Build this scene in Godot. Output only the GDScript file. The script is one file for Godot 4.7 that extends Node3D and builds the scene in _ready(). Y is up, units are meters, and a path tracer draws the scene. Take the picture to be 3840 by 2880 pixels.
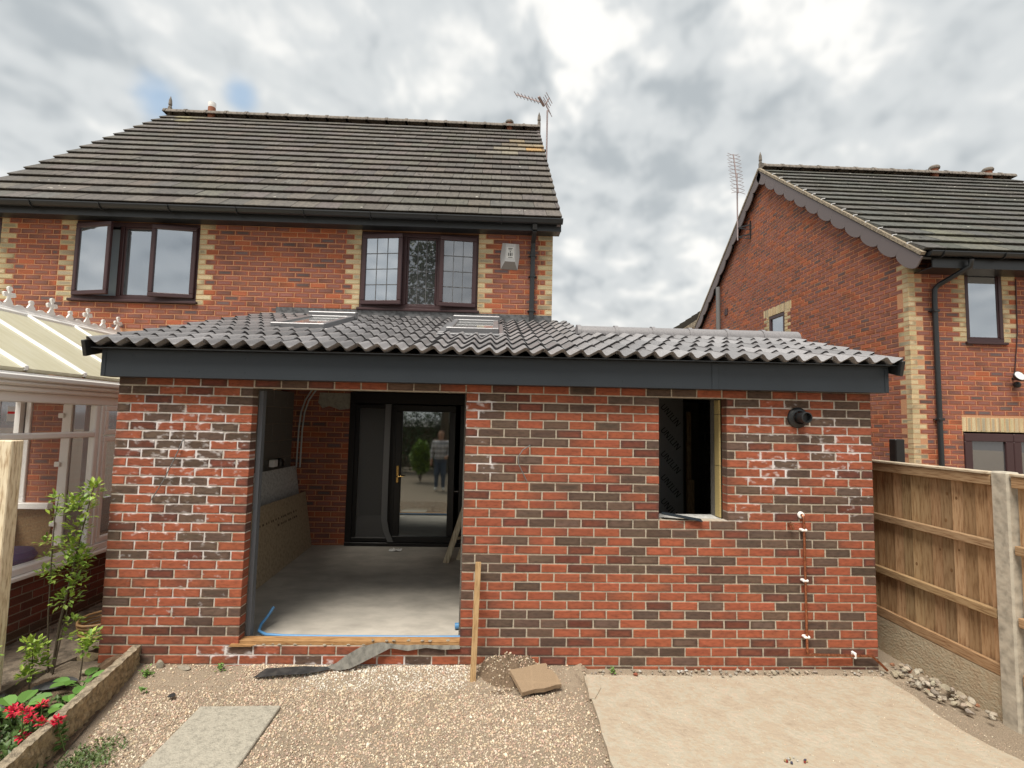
extends Node3D

const CAM := Vector3(3.153, 2.0727, 4.4322)
const CO := 0.07577            # course height of the new brickwork
const WALL_TOP := 2.32         # bed joint under the top course
const HZ := -3.06              # plane of the house's rear wall

var rng := RandomNumberGenerator.new()
var mats := {}
var texs := {}
var origin_of := {}
var taken := {}
var heap_noise := FastNoiseLite.new()


# ---------------------------------------------------------------- mesh builder
class MB:
	var v := PackedVector3Array()
	var n := PackedVector3Array()
	var c := PackedColorArray()
	var u := PackedVector2Array()
	var xf := Transform3D()
	var col := Color(1, 1, 1)
	var uv_scale := Vector2(1, 1)
	var uv_off := Vector2.ZERO

	func vert(p: Vector3, nn: Vector3, cc: Color) -> void:
		v.append(xf * p)
		n.append((xf.basis * nn).normalized())
		c.append(cc)
		u.append(Vector2(p.x * uv_scale.x + uv_off.x, p.y * uv_scale.y + uv_off.y))

	func tri(a: Vector3, b: Vector3, d: Vector3) -> void:
		var nn := (b - a).cross(d - a).normalized()
		vert(a, nn, col); vert(d, nn, col); vert(b, nn, col)

	func quad(a: Vector3, b: Vector3, d: Vector3, e: Vector3) -> void:
		var nn := (d - a).cross(e - b).normalized()
		vert(a, nn, col); vert(d, nn, col); vert(b, nn, col)
		vert(a, nn, col); vert(e, nn, col); vert(d, nn, col)

	func quadc(a: Vector3, b: Vector3, d: Vector3, e: Vector3, ca: Color, cb: Color, cd: Color, ce: Color) -> void:
		var nn := (d - a).cross(e - b).normalized()
		vert(a, nn, ca); vert(d, nn, cd); vert(b, nn, cb)
		vert(a, nn, ca); vert(e, nn, ce); vert(d, nn, cd)

	func squad(a: Vector3, b: Vector3, d: Vector3, e: Vector3, na: Vector3, nb: Vector3, nd: Vector3, ne: Vector3) -> void:
		vert(a, na, col); vert(d, nd, col); vert(b, nb, col)
		vert(a, na, col); vert(e, ne, col); vert(d, nd, col)

	func box(lo: Vector3, hi: Vector3) -> void:
		var p := []
		for i in 8:
			p.append(Vector3(hi.x if i & 1 else lo.x, hi.y if i & 2 else lo.y, hi.z if i & 4 else lo.z))
		quad(p[4], p[5], p[7], p[6]); quad(p[1], p[0], p[2], p[3])
		quad(p[5], p[1], p[3], p[7]); quad(p[0], p[4], p[6], p[2])
		quad(p[6], p[7], p[3], p[2]); quad(p[0], p[1], p[5], p[4])

	# box with chamfered edges
	func cbox(lo: Vector3, hi: Vector3, b: float) -> void:
		var m := (lo + hi) / 2.0
		var h := (hi - lo) / 2.0
		b = minf(b, minf(h.x, minf(h.y, h.z)) * 0.9)
		for ax in 3:
			for s in [-1.0, 1.0]:
				var a1: int = (ax + 1) % 3
				var a2: int = (ax + 2) % 3
				var q := []
				for k in [[-1, -1], [1, -1], [1, 1], [-1, 1]]:
					var p := Vector3.ZERO
					p[ax] = s * h[ax]
					p[a1] = k[0] * (h[a1] - b)
					p[a2] = k[1] * (h[a2] - b)
					q.append(m + p)
				if s > 0: quad(q[0], q[1], q[2], q[3])
				else: quad(q[0], q[3], q[2], q[1])
		for ax in 3:
			var a1: int = (ax + 1) % 3
			var a2: int = (ax + 2) % 3
			for k in [[-1, -1], [1, -1], [1, 1], [-1, 1]]:
				var q := []
				for w in [[-1, 0], [1, 0], [1, 1], [-1, 1]]:
					var p := Vector3.ZERO
					p[ax] = w[0] * (h[ax] - b)
					p[a1] = k[0] * (h[a1] - (b if w[1] else 0.0))
					p[a2] = k[1] * (h[a2] - (0.0 if w[1] else b))
					q.append(m + p)
				if k[0] * k[1] > 0: quad(q[0], q[1], q[2], q[3])
				else: quad(q[0], q[3], q[2], q[1])
		for i in 8:
			var s := Vector3(1 if i & 1 else -1, 1 if i & 2 else -1, 1 if i & 4 else -1)
			var a := m + s * (h - Vector3(0, b, b))
			var d := m + s * (h - Vector3(b, 0, b))
			var e := m + s * (h - Vector3(b, b, 0))
			if s.x * s.y * s.z > 0: tri(a, d, e)
			else: tri(a, e, d)

	# bar between two points with a rectangular section; up gives the direction of h
	func bar(a: Vector3, b: Vector3, w: float, h: float, up := Vector3.UP, bev := 0.0) -> void:
		var z := (b - a).normalized()
		var x := up.cross(z).normalized()
		if x.length() < 0.5: x = Vector3.RIGHT
		var y := z.cross(x)
		var keep := xf
		xf = xf * Transform3D(Basis(x, y, z), (a + b) / 2.0)
		var hl := (b - a).length() / 2.0
		if bev > 0.0: cbox(Vector3(-w / 2, -h / 2, -hl), Vector3(w / 2, h / 2, hl), bev)
		else: box(Vector3(-w / 2, -h / 2, -hl), Vector3(w / 2, h / 2, hl))
		xf = keep

	func tube(path: Array, r: float, sides := 8, r_end := -1.0, caps := true) -> void:
		if r_end < 0.0: r_end = r
		var cnt := path.size()
		var ring := []
		var side := Vector3.ZERO
		for i in cnt:
			var t: Vector3 = (path[mini(i + 1, cnt - 1)] - path[maxi(i - 1, 0)]).normalized()
			if i == 0:
				side = t.cross(Vector3.UP if absf(t.y) < 0.9 else Vector3.RIGHT).normalized()
			else:
				side = (side - t * side.dot(t)).normalized()
			var up := side.cross(t)
			var rr := lerpf(r, r_end, float(i) / maxf(1.0, cnt - 1))
			var row := []
			for k in sides:
				var a := TAU * k / sides
				var d := side * cos(a) + up * sin(a)
				row.append([path[i] + d * rr, d])
			ring.append(row)
		for i in cnt - 1:
			for k in sides:
				var k2 := (k + 1) % sides
				var a = ring[i][k]; var b = ring[i][k2]; var d = ring[i + 1][k2]; var e = ring[i + 1][k]
				squad(a[0], e[0], d[0], b[0], a[1], e[1], d[1], b[1])
		if caps:
			for k in sides:
				var k2 := (k + 1) % sides
				tri(path[0], ring[0][k][0], ring[0][k2][0])
				tri(path[cnt - 1], ring[cnt - 1][k2][0], ring[cnt - 1][k][0])

	# profile of (radius, height) turned round the local y axis at base
	func lathe(prof: Array, base: Transform3D, segs := 16) -> void:
		var keep := xf
		xf = xf * base
		for i in prof.size() - 1:
			var p: Vector2 = prof[i]
			var q: Vector2 = prof[i + 1]
			var d := q - p
			var nr := Vector2(d.y, -d.x).normalized()
			for k in segs:
				var a := TAU * k / segs
				var b := TAU * (k + 1) / segs
				var ea := Vector3(cos(a), 0, -sin(a))
				var eb := Vector3(cos(b), 0, -sin(b))
				var up := Vector3.UP
				squad(ea * p.x + up * p.y, eb * p.x + up * p.y, eb * q.x + up * q.y, ea * q.x + up * q.y, ea * nr.x + up * nr.y, eb * nr.x + up * nr.y, eb * nr.x + up * nr.y, ea * nr.x + up * nr.y)
		xf = keep

	# outline in local xy (counter-clockwise seen from +z), thickness from z0 to z1
	func plate(outline: PackedVector2Array, z0: float, z1: float) -> void:
		var ix := Geometry2D.triangulate_polygon(outline)
		for i in range(0, ix.size(), 3):
			var a := outline[ix[i]]; var b := outline[ix[i + 1]]; var d := outline[ix[i + 2]]
			if (b - a).cross(d - a) < 0:
				var t := b; b = d; d = t
			tri(Vector3(a.x, a.y, z1), Vector3(b.x, b.y, z1), Vector3(d.x, d.y, z1))
			tri(Vector3(a.x, a.y, z0), Vector3(d.x, d.y, z0), Vector3(b.x, b.y, z0))
		var cw := Geometry2D.is_polygon_clockwise(outline)
		for i in outline.size():
			var a := outline[i]; var b := outline[(i + 1) % outline.size()]
			if cw: quad(Vector3(a.x, a.y, z0), Vector3(b.x, b.y, z0), Vector3(b.x, b.y, z1), Vector3(a.x, a.y, z1))
			else: quad(Vector3(b.x, b.y, z1), Vector3(a.x, a.y, z1), Vector3(a.x, a.y, z0), Vector3(b.x, b.y, z0))

	func mesh(shift := Vector3.ZERO) -> ArrayMesh:
		if shift != Vector3.ZERO:
			for i in v.size(): v[i] -= shift
		var arr := []
		arr.resize(Mesh.ARRAY_MAX)
		arr[Mesh.ARRAY_VERTEX] = v
		arr[Mesh.ARRAY_NORMAL] = n
		arr[Mesh.ARRAY_COLOR] = c
		arr[Mesh.ARRAY_TEX_UV] = u
		var m := ArrayMesh.new()
		m.add_surface_from_arrays(Mesh.PRIMITIVE_TRIANGLES, arr)
		return m

	func base() -> Vector3:
		var lo := v[0]
		var hi := v[0]
		for p in v:
			lo = lo.min(p); hi = hi.max(p)
		return Vector3((lo.x + hi.x) / 2, lo.y, (lo.z + hi.z) / 2)


# ---------------------------------------------------------------- nodes
func numbered(called: String) -> String:
	if not taken.has(called):
		taken[called] = 0
		return called
	taken[called] += 1
	return "%s_%03d" % [called, taken[called]]

func hook(o: Node3D, called: String, parent: Node, at: Vector3) -> void:
	o.name = numbered(called) if parent == self else called
	parent.add_child(o, true)
	o.position = at - origin_of.get(parent, Vector3.ZERO)
	origin_of[o] = at

func put(called: String, mb: MB, m: Material, parent: Node = self) -> MeshInstance3D:
	var o := MeshInstance3D.new()
	var b := mb.base()
	o.mesh = mb.mesh(b)
	o.material_override = m
	hook(o, called, parent, b)
	return o

func tag(o: Node, label: String, category: String, group := "", kind := "") -> void:
	if label: o.set_meta("label", label)
	if category: o.set_meta("category", category)
	if group: o.set_meta("group", group)
	if kind: o.set_meta("kind", kind)

func thing(called: String, label: String, category: String, at: Vector3, group := "", parent: Node = self) -> Node3D:
	var o := Node3D.new()
	hook(o, called, parent, at)
	tag(o, label, category, group)
	return o

func struct(called: String, mb: MB, m: Material) -> MeshInstance3D:
	var o := put(called, mb, m)
	o.set_meta("kind", "structure")
	return o


# ---------------------------------------------------------------- materials
func noise_tex(key: String, freq: float, octaves: int, stops: Array, size := 512, gain := 0.6) -> NoiseTexture2D:
	if texs.has(key): return texs[key]
	var f := FastNoiseLite.new()
	f.seed = 11 + texs.size()
	f.noise_type = FastNoiseLite.TYPE_SIMPLEX_SMOOTH
	f.frequency = freq
	f.fractal_octaves = octaves
	f.fractal_gain = gain
	var t := NoiseTexture2D.new()
	t.width = size; t.height = size
	t.seamless = true
	t.noise = f
	if stops:
		var g := Gradient.new()
		g.offsets = PackedFloat32Array(stops.map(func(s): return s[0]))
		g.colors = PackedColorArray(stops.map(func(s): return s[1]))
		t.color_ramp = g
	texs[key] = t
	return t

func lin(r: float, g: float, b: float, a := 1.0) -> Color:
	var k := Color(r, g, b).linear_to_srgb()
	k.a = a
	return k

func grey(a: float) -> Color:
	return Color(a, a, a)

# plain material with optional world-triplanar mottling and relief
func mat(key: String, albedo := Color(1, 1, 1), rough := 0.8, o := {}) -> StandardMaterial3D:
	if mats.has(key): return mats[key]
	var m := StandardMaterial3D.new()
	m.resource_name = key
	m.albedo_color = albedo
	m.roughness = rough
	m.metallic = o.get("metal", 0.0)
	m.metallic_specular = o.get("spec", 0.5)
	m.vertex_color_use_as_albedo = o.get("vc", false)
	if o.has("tex"):
		m.albedo_texture = o.tex
		m.uv1_triplanar = true
		m.uv1_world_triplanar = true
		m.uv1_scale = o.get("scale", Vector3.ONE)
	if o.has("bump"):
		m.heightmap_enabled = true
		m.heightmap_texture = o.bump
		m.heightmap_scale = o.get("depth", 0.3)
		m.uv1_triplanar = true
		m.uv1_world_triplanar = true
		m.uv1_scale = o.get("scale", Vector3.ONE)
	if albedo.a < 1.0:
		m.transparency = BaseMaterial3D.TRANSPARENCY_ALPHA
	if o.has("backlight"):
		m.backlight_enabled = true
		m.backlight = o.backlight
	mats[key] = m
	return m

func make_materials() -> void:
	var fine := noise_tex("fine", 0.06, 4, [[0.0, grey(0.72)], [0.5, grey(0.92)], [1.0, grey(1.0)]])
	var blot := noise_tex("blot", 0.012, 5, [[0.0, grey(0.55)], [0.45, grey(0.85)], [0.6, grey(0.95)], [1.0, grey(1.0)]])
	var bump := noise_tex("bump", 0.07, 5, [])
	var wood := noise_tex("wood", 0.02, 5, [[0.0, Color(0.66, 0.56, 0.48)], [0.35, Color(0.86, 0.82, 0.77)], [0.55, Color(0.96, 0.94, 0.91)], [1.0, Color(1, 1, 1)]])
	mat("brick_old", Color.WHITE, 0.9, {vc = true, tex = fine, bump = bump, scale = Vector3.ONE * 2.2, depth = 0.25})
	mat("mortar_old", lin(0.64, 0.33, 0.18), 0.95, {tex = fine, scale = Vector3.ONE * 2.0})
	mat("mortar_grey", lin(0.30, 0.26, 0.2), 0.95, {tex = fine, scale = Vector3.ONE * 2.0})
	mat("roof_tile_new", Color.WHITE, 0.4, {vc = true, tex = fine, scale = Vector3.ONE * 1.3, spec = 0.6})
	mat("roof_tile_old", Color.WHITE, 0.85, {vc = true, tex = noise_tex("lichen", 0.03, 5, [[0.0, grey(0.62)], [0.5, grey(0.9)], [0.68, grey(1.0)], [0.76, Color(1, 0.98, 0.93)], [1.0, Color(1, 1, 0.96)]]), bump = bump, scale = Vector3.ONE * 0.9, depth = 0.3})
	mat("ridge_old", lin(0.24, 0.21, 0.18), 0.9, {tex = blot, bump = bump, scale = Vector3.ONE * 1.5, depth = 0.4})
	mat("frame_brown", lin(0.062, 0.027, 0.029), 0.42, {tex = fine, scale = Vector3(2, 2, 2)})
	mat("plastic_black", lin(0.02, 0.022, 0.024), 0.38)
	mat("closer_grey", lin(0.11, 0.12, 0.135), 0.5)
	mat("fascia_grey", lin(0.019, 0.026, 0.034), 0.5)
	mat("white_plastic", lin(0.85, 0.84, 0.82), 0.35)
	mat("white_metal", lin(0.7, 0.7, 0.7), 0.3)
	mat("lead", lin(0.16, 0.16, 0.165), 0.5, {tex = blot, scale = Vector3.ONE * 2.0, metal = 0.3})
	mat("skylight_frame", lin(0.22, 0.22, 0.23), 0.35, {metal = 0.3})
	mat("concrete_floor", lin(0.53, 0.49, 0.43), 0.85, {tex = noise_tex("floor", 0.008, 5, [[0.0, grey(0.82)], [0.5, grey(0.92)], [0.7, grey(0.97)], [1.0, grey(1.0)]]), scale = Vector3(0.4, 0.4, 0.7), bump = bump, depth = 0.1})
	mat("concrete_pad", lin(0.46, 0.418, 0.36), 0.9, {tex = noise_tex("pad", 0.008, 6, [[0.0, Color(0.85, 0.8, 0.74)], [0.32, Color(0.93, 0.895, 0.85)], [0.42, Color(0.935, 0.89, 0.83)], [0.5, Color(0.95, 0.93, 0.885)], [0.6, Color(0.925, 0.925, 0.89)], [0.7, Color(0.98, 0.96, 0.92)], [0.8, Color(0.97, 0.92, 0.87)], [1.0, Color(1, 1, 1)]], 1024, 0.78), scale = Vector3.ONE * 0.5, bump = bump, depth = 0.5})
	mat("concrete_path", lin(0.27, 0.22, 0.165), 0.92, {tex = blot, bump = bump, scale = Vector3.ONE * 1.2, depth = 0.5})
	mat("concrete_post", lin(0.56, 0.505, 0.41), 0.9, {tex = texs.fine, bump = bump, scale = Vector3(0.3, 0.3, 0.3), depth = 0.3})
	mat("gravel_board", lin(0.5, 0.43, 0.33), 0.92, {tex = texs.pad, bump = bump, scale = Vector3(1, 1, 0.8), depth = 0.5})
	mat("slab", lin(0.43, 0.4, 0.33), 0.88, {tex = noise_tex("slabtex", 0.02, 5, [[0.0, grey(0.75)], [0.5, grey(0.93)], [1.0, grey(1.0)]], 512, 0.75), bump = bump, scale = Vector3.ONE * 1.4, depth = 0.4})
	mat("stone_edge", lin(0.58, 0.49, 0.37), 0.95, {vc = true, tex = blot, bump = bump, scale = Vector3.ONE * 3.0, depth = 1.2})
	mat("soil", lin(0.2, 0.14, 0.09), 1.0, {tex = fine, bump = bump, scale = Vector3.ONE * 1.5, depth = 1.5})
	mat("gravel_bed", lin(0.40, 0.32, 0.235), 1.0, {tex = fine, bump = bump, scale = Vector3.ONE * 2.5, depth = 1.0})
	mat("stones", Color.WHITE, 0.85, {vc = true})
	mat("rubble", Color.WHITE, 0.95, {vc = true, tex = fine, bump = bump, scale = Vector3.ONE * 5.0, depth = 0.8})
	mat("fence_wood", Color.WHITE, 0.85, {vc = true, tex = wood, bump = wood, scale = Vector3(4, 0.4, 4), depth = 0.2})
	mat("fence_rail", Color.WHITE, 0.85, {vc = true, tex = wood, bump = wood, scale = Vector3(6, 6, 0.5), depth = 0.2})
	mat("timber_new", lin(0.52, 0.36, 0.19), 0.75, {tex = wood, scale = Vector3(5, 0.6, 5)})
	mat("timber_pale", lin(0.85, 0.76, 0.58), 0.75, {tex = wood, scale = Vector3(4, 0.5, 4)})
	mat("timber_sill", lin(0.46, 0.27, 0.12), 0.75, {tex = wood, scale = Vector3(0.6, 5, 5)})
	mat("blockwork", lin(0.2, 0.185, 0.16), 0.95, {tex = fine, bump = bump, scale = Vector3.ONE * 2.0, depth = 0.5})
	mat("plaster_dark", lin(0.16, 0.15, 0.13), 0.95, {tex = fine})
	mat("roof_board", lin(0.45, 0.4, 0.32), 0.9, {tex = fine})
	mat("plasterboard_white", lin(0.68, 0.68, 0.66), 0.8, {tex = fine, scale = Vector3.ONE * 0.6})
	mat("plasterboard_brown", lin(0.5, 0.385, 0.25), 0.85, {tex = fine, scale = Vector3.ONE * 0.6})
	mat("print_dark", lin(0.1, 0.07, 0.045), 0.9)
	mat("foil_board", lin(0.42, 0.41, 0.4), 0.6)
	mat("print_black", lin(0.012, 0.012, 0.012), 0.8)
	mat("insulation", lin(0.6, 0.47, 0.2), 0.85, {tex = fine, scale = Vector3.ONE * 3.0})
	mat("door_black", lin(0.011, 0.01, 0.01), 0.35)
	mat("brass", lin(0.75, 0.5, 0.18), 0.25, {metal = 1.0})
	mat("steel", lin(0.45, 0.44, 0.42), 0.35, {metal = 0.9})
	mat("aerial_metal", lin(0.36, 0.3, 0.3), 0.55, {metal = 0.4})
	mat("copper", lin(0.55, 0.22, 0.12), 0.35, {metal = 0.85, tex = blot, scale = Vector3.ONE * 5.0})
	mat("cable_grey", lin(0.16, 0.16, 0.16), 0.6)
	mat("cable_white", lin(0.5, 0.5, 0.49), 0.5)
	mat("blue_pipe", lin(0.09, 0.26, 0.5), 0.4)
	mat("membrane", lin(0.05, 0.054, 0.058), 0.5, {tex = noise_tex("dust", 0.015, 5, [[0.0, grey(0.6)], [0.5, grey(0.8)], [0.62, Color(1, 0.97, 0.92)], [1.0, Color(1, 1, 1)]]), scale = Vector3.ONE * 1.2})
	mat("membrane_dusty", lin(0.19, 0.18, 0.155), 0.75, {tex = blot, scale = Vector3.ONE * 2.5})
	mat("terracotta", lin(0.36, 0.14, 0.08), 0.85, {tex = fine, scale = Vector3.ONE * 3.0})
	mat("hose", lin(0.42, 0.26, 0.12), 0.5)
	mat("bargeboard", lin(0.15, 0.125, 0.125), 0.6)
	mat("verge_mortar", lin(0.37, 0.31, 0.23), 0.95, {tex = blot, bump = bump, scale = Vector3.ONE * 2.5, depth = 0.4})
	mat("poly_roof", lin(0.55, 0.53, 0.43), 0.42, {tex = noise_tex("poly", 0.01, 4, [[0.0, Color(0.9, 0.89, 0.84)], [0.5, Color(0.96, 0.95, 0.9)], [1.0, Color(1, 1, 1)]]), scale = Vector3(0.5, 0.5, 2.5)})
	mat("blind", lin(0.62, 0.64, 0.64), 0.7)
	mat("curtain", lin(0.56, 0.65, 0.73), 0.9)
	mat("interior", lin(0.16, 0.155, 0.15), 0.95)
	mat("interior_tan", lin(0.3, 0.2, 0.1), 0.9, {tex = fine, scale = Vector3.ONE * 0.8})
	mat("purple", lin(0.07, 0.05, 0.16), 0.8)
	mat("paper", lin(0.65, 0.65, 0.63), 0.8)
	mat("alarm_white", lin(0.5, 0.5, 0.5), 0.5)
	mat("alarm_grey", lin(0.22, 0.2, 0.18), 0.4)
	mat("leaf", Color.WHITE, 0.5, {vc = true, backlight = Color(0.25, 0.35, 0.1)})
	mat("bark", lin(0.13, 0.1, 0.065), 0.9, {tex = fine, scale = Vector3.ONE * 4.0})
	mat("petal", Color.WHITE, 0.6, {vc = true, backlight = Color(0.4, 0.05, 0.05)})
	mat("cloth", Color.WHITE, 0.9, {vc = true})
	mat("sticker", lin(0.7, 0.03, 0.03), 0.6)
	var g := mat("glass", Color(1, 1, 1, 0.04), 0.02)
	g.metallic_specular = 0.5
	# double glazing: several surfaces mirror together
	mat("glass_window", lin(0.3, 0.31, 0.33, 0.04), 0.02, {metal = 0.82})
	mat("glass_roof", lin(0.6, 0.62, 0.62, 0.04), 0.05, {metal = 0.25})
	mat("glass_bright", lin(0.5, 0.54, 0.59, 0.04), 0.02, {metal = 0.86})
	mat("glass_door", lin(0.3, 0.32, 0.32, 0.1), 0.03, {metal = 0.9})


# ---------------------------------------------------------------- brickwork
func cut(spans: Array, holes: Array) -> Array:
	var out := spans
	for h in holes:
		var next := []
		for s in out:
			if h[1] <= s[0] or h[0] >= s[1]:
				next.append(s)
				continue
			if h[0] - s[0] > 0.02: next.append([s[0], h[0]])
			if s[1] - h[1] > 0.02: next.append([h[1], s[1]])
		out = next
	return out

# rows of stretchers over the given spans: a list of [u0, u1, v0, v1, row]
func lay_row(spans: Array, phase: float, v0: float, v1: float, row: int, joint := 0.0115) -> Array:
	var out := []
	var j := joint / 2.0
	for s in spans:
		var a: float = s[0]
		var i := floori((a - phase) / 0.225) + 1
		while a < s[1] - 0.015:
			var e: float = phase + i * 0.225
			if e - a < 0.045:
				i += 1
				continue
			if s[1] - e < 0.045: e = s[1] + j
			out.append([a if a == s[0] else a + j, minf(e - j, s[1]), v0 + j, v1 - j, row])
			a = e
			i += 1
	return out

# one brick: face with a chamfered rim, its sides running back into the wall; inner is the tone of the middle of its face
func brick_shape(mb: MB, b: Array, outer: Color, inner: Color, depth := 0.1, rough := 0.0015) -> void:
	var o := Vector3(0, 0, rng.randf_range(-rough, rough))
	var ch := 0.004
	var p := []
	var q := []
	for k in [[0, 2], [1, 2], [1, 3], [0, 3]]:
		var x: float = b[k[0]] + rng.randf_range(-0.0015, 0.0015)
		var y: float = b[k[1]] + rng.randf_range(-0.0015, 0.0015)
		p.append(Vector3(x, y, -ch) + o)
		q.append(Vector3(x + (ch if k[0] == 0 else -ch), y + (ch if k[1] == 2 else -ch), 0) + o)
	var len_: float = b[1] - b[0]
	var r := []
	var m := minf(0.035, len_ * 0.3)
	for k in [[0, 2], [1, 2], [1, 3], [0, 3]]:
		r.append(Vector3(b[k[0]] + (m if k[0] == 0 else -m), b[k[1]] + (0.018 if k[1] == 2 else -0.018), 0) + o)
	# the face varies in tone from corner to corner; kiln flashing darkens one end of some bricks
	var oc := []
	var ic := []
	for i in 4:
		oc.append(outer * (1.0 + rng.randf_range(-0.12, 0.12)))
		ic.append(inner * (1.0 + rng.randf_range(-0.1, 0.1)))
	if rng.randf() < 0.28:
		var e: Array = [[0, 3], [1, 2]][rng.randi() % 2]
		for i in e:
			oc[i] = oc[i].lerp(Color(0.1, 0.06, 0.045), 0.5)
			ic[i] = ic[i].lerp(Color(0.1, 0.06, 0.045), 0.35)
	for i in 4:
		var i2 := (i + 1) % 4
		mb.quadc(q[i], q[i2], r[i2], r[i], oc[i], oc[i2], ic[i2], ic[i])
		mb.quadc(p[i], p[i2], q[i2], q[i], oc[i], oc[i2], oc[i2], oc[i])
		var back := Vector3(0, 0, -depth)
		mb.quadc(p[i2], p[i], p[i] + back, p[i2] + back, oc[i2], oc[i], outer, outer)
	mb.quadc(r[0], r[1], r[2], r[3], ic[0], ic[1], ic[2], ic[3])

func vary(k: Color, amt := 0.15) -> Color:
	var f := 1.0 + rng.randf_range(-amt, amt)
	return Color(k.r * f * (1.0 + rng.randf_range(-0.05, 0.05)), k.g * f, k.b * f * (1.0 + rng.randf_range(-0.06, 0.06)))

# lays the list of [brick, outer, inner] under parent: the biggest in view one by one, the others joined
func set_bricks(parent: Node, xf: Transform3D, list: Array, m: Material, single := 300, depth := 0.1, uv := Vector2.ZERO) -> void:
	for e in list:
		var b: Array = e[0]
		var at: Vector3 = xf * Vector3((b[0] + b[1]) / 2, (b[2] + b[3]) / 2, 0)
		var toward := (CAM - at)
		e.append(toward.length() / maxf(0.05, absf(toward.normalized().dot(xf.basis.z))) + (0.0 if e.size() < 4 else float(e[3])))
	list.sort_custom(func(a, b): return a[-1] < b[-1])
	var rest := MB.new()
	rest.xf = xf
	if uv != Vector2.ZERO: rest.uv_scale = Vector2(1.0 / uv.x, -1.0 / uv.y); rest.uv_off = Vector2(0, 1)
	for i in list.size():
		var e: Array = list[i]
		if i < single:
			var mb := MB.new()
			mb.xf = xf
			mb.uv_scale = rest.uv_scale; mb.uv_off = rest.uv_off
			brick_shape(mb, e[0], e[1], e[2], depth)
			put("brick", mb, m, parent)
		else:
			brick_shape(rest, e[0], e[1], e[2], depth)
	if rest.v.size():
		var o := put("brickwork", rest, m, parent)
		o.set_meta("kind", "stuff")

func old_tone() -> Array:
	var r := rng.randf()
	if r < 0.16:
		var k := vary(Color(0.5, 0.135, 0.052), 0.12)
		return [k, vary(Color(0.47, 0.14, 0.068), 0.15)]
	if r < 0.27:
		return [vary(Color(0.37, 0.107, 0.06)), vary(Color(0.17, 0.12, 0.115))]
	return [vary(Color(0.385, 0.104, 0.056)), vary(Color(0.32, 0.142, 0.112))]

func buff_tone() -> Array:
	var k := vary(Color(0.66, 0.53, 0.31), 0.1)
	var r := rng.randf()
	if r < 0.35: return [k, vary(Color(0.48, 0.41, 0.28), 0.15)]
	return [k, vary(Color(0.7, 0.58, 0.36), 0.1)]

# an old facing-brick wall in its own axes: rows, with openings [u0, u1, v0, v1] and buff quoins beside edges [u, side, v0, v1]
func old_wall(u0: float, u1: float, v0: float, v1: float, c: float, holes: Array, quoins: Array, limit = null) -> Array:
	var list := []
	var rows := int(round((v1 - v0) / c))
	for k in rows:
		var a := v0 + k * c
		var b := a + c
		var span := [u0, u1]
		if limit != null: span = limit.call(b)
		if span[1] - span[0] < 0.05: continue
		var blocked := []
		for h in holes:
			if a + c * 0.5 > h[2] and a + c * 0.5 < h[3]: blocked.append([h[0], h[1]])
		for q in quoins:
			if a + c * 0.5 < q[2] or a + c * 0.5 > q[3]: continue
			var l := 0.215 if k % 2 == q[4] else 0.1025
			var x0: float = q[0] if q[1] > 0 else q[0] - l
			blocked.append([x0 - 0.01 if q[1] < 0 else x0, x0 + l + (0.01 if q[1] > 0 else 0.0)])
			var t := buff_tone()
			list.append([[x0, x0 + l, a + 0.005, b - 0.005, k], t[0], t[1]])
		for br in lay_row(cut([span], blocked), u0 + (0.1125 if k % 2 else 0.0), a, b, k):
			var t := old_tone()
			list.append([br, t[0], t[1]])
	return list


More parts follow.
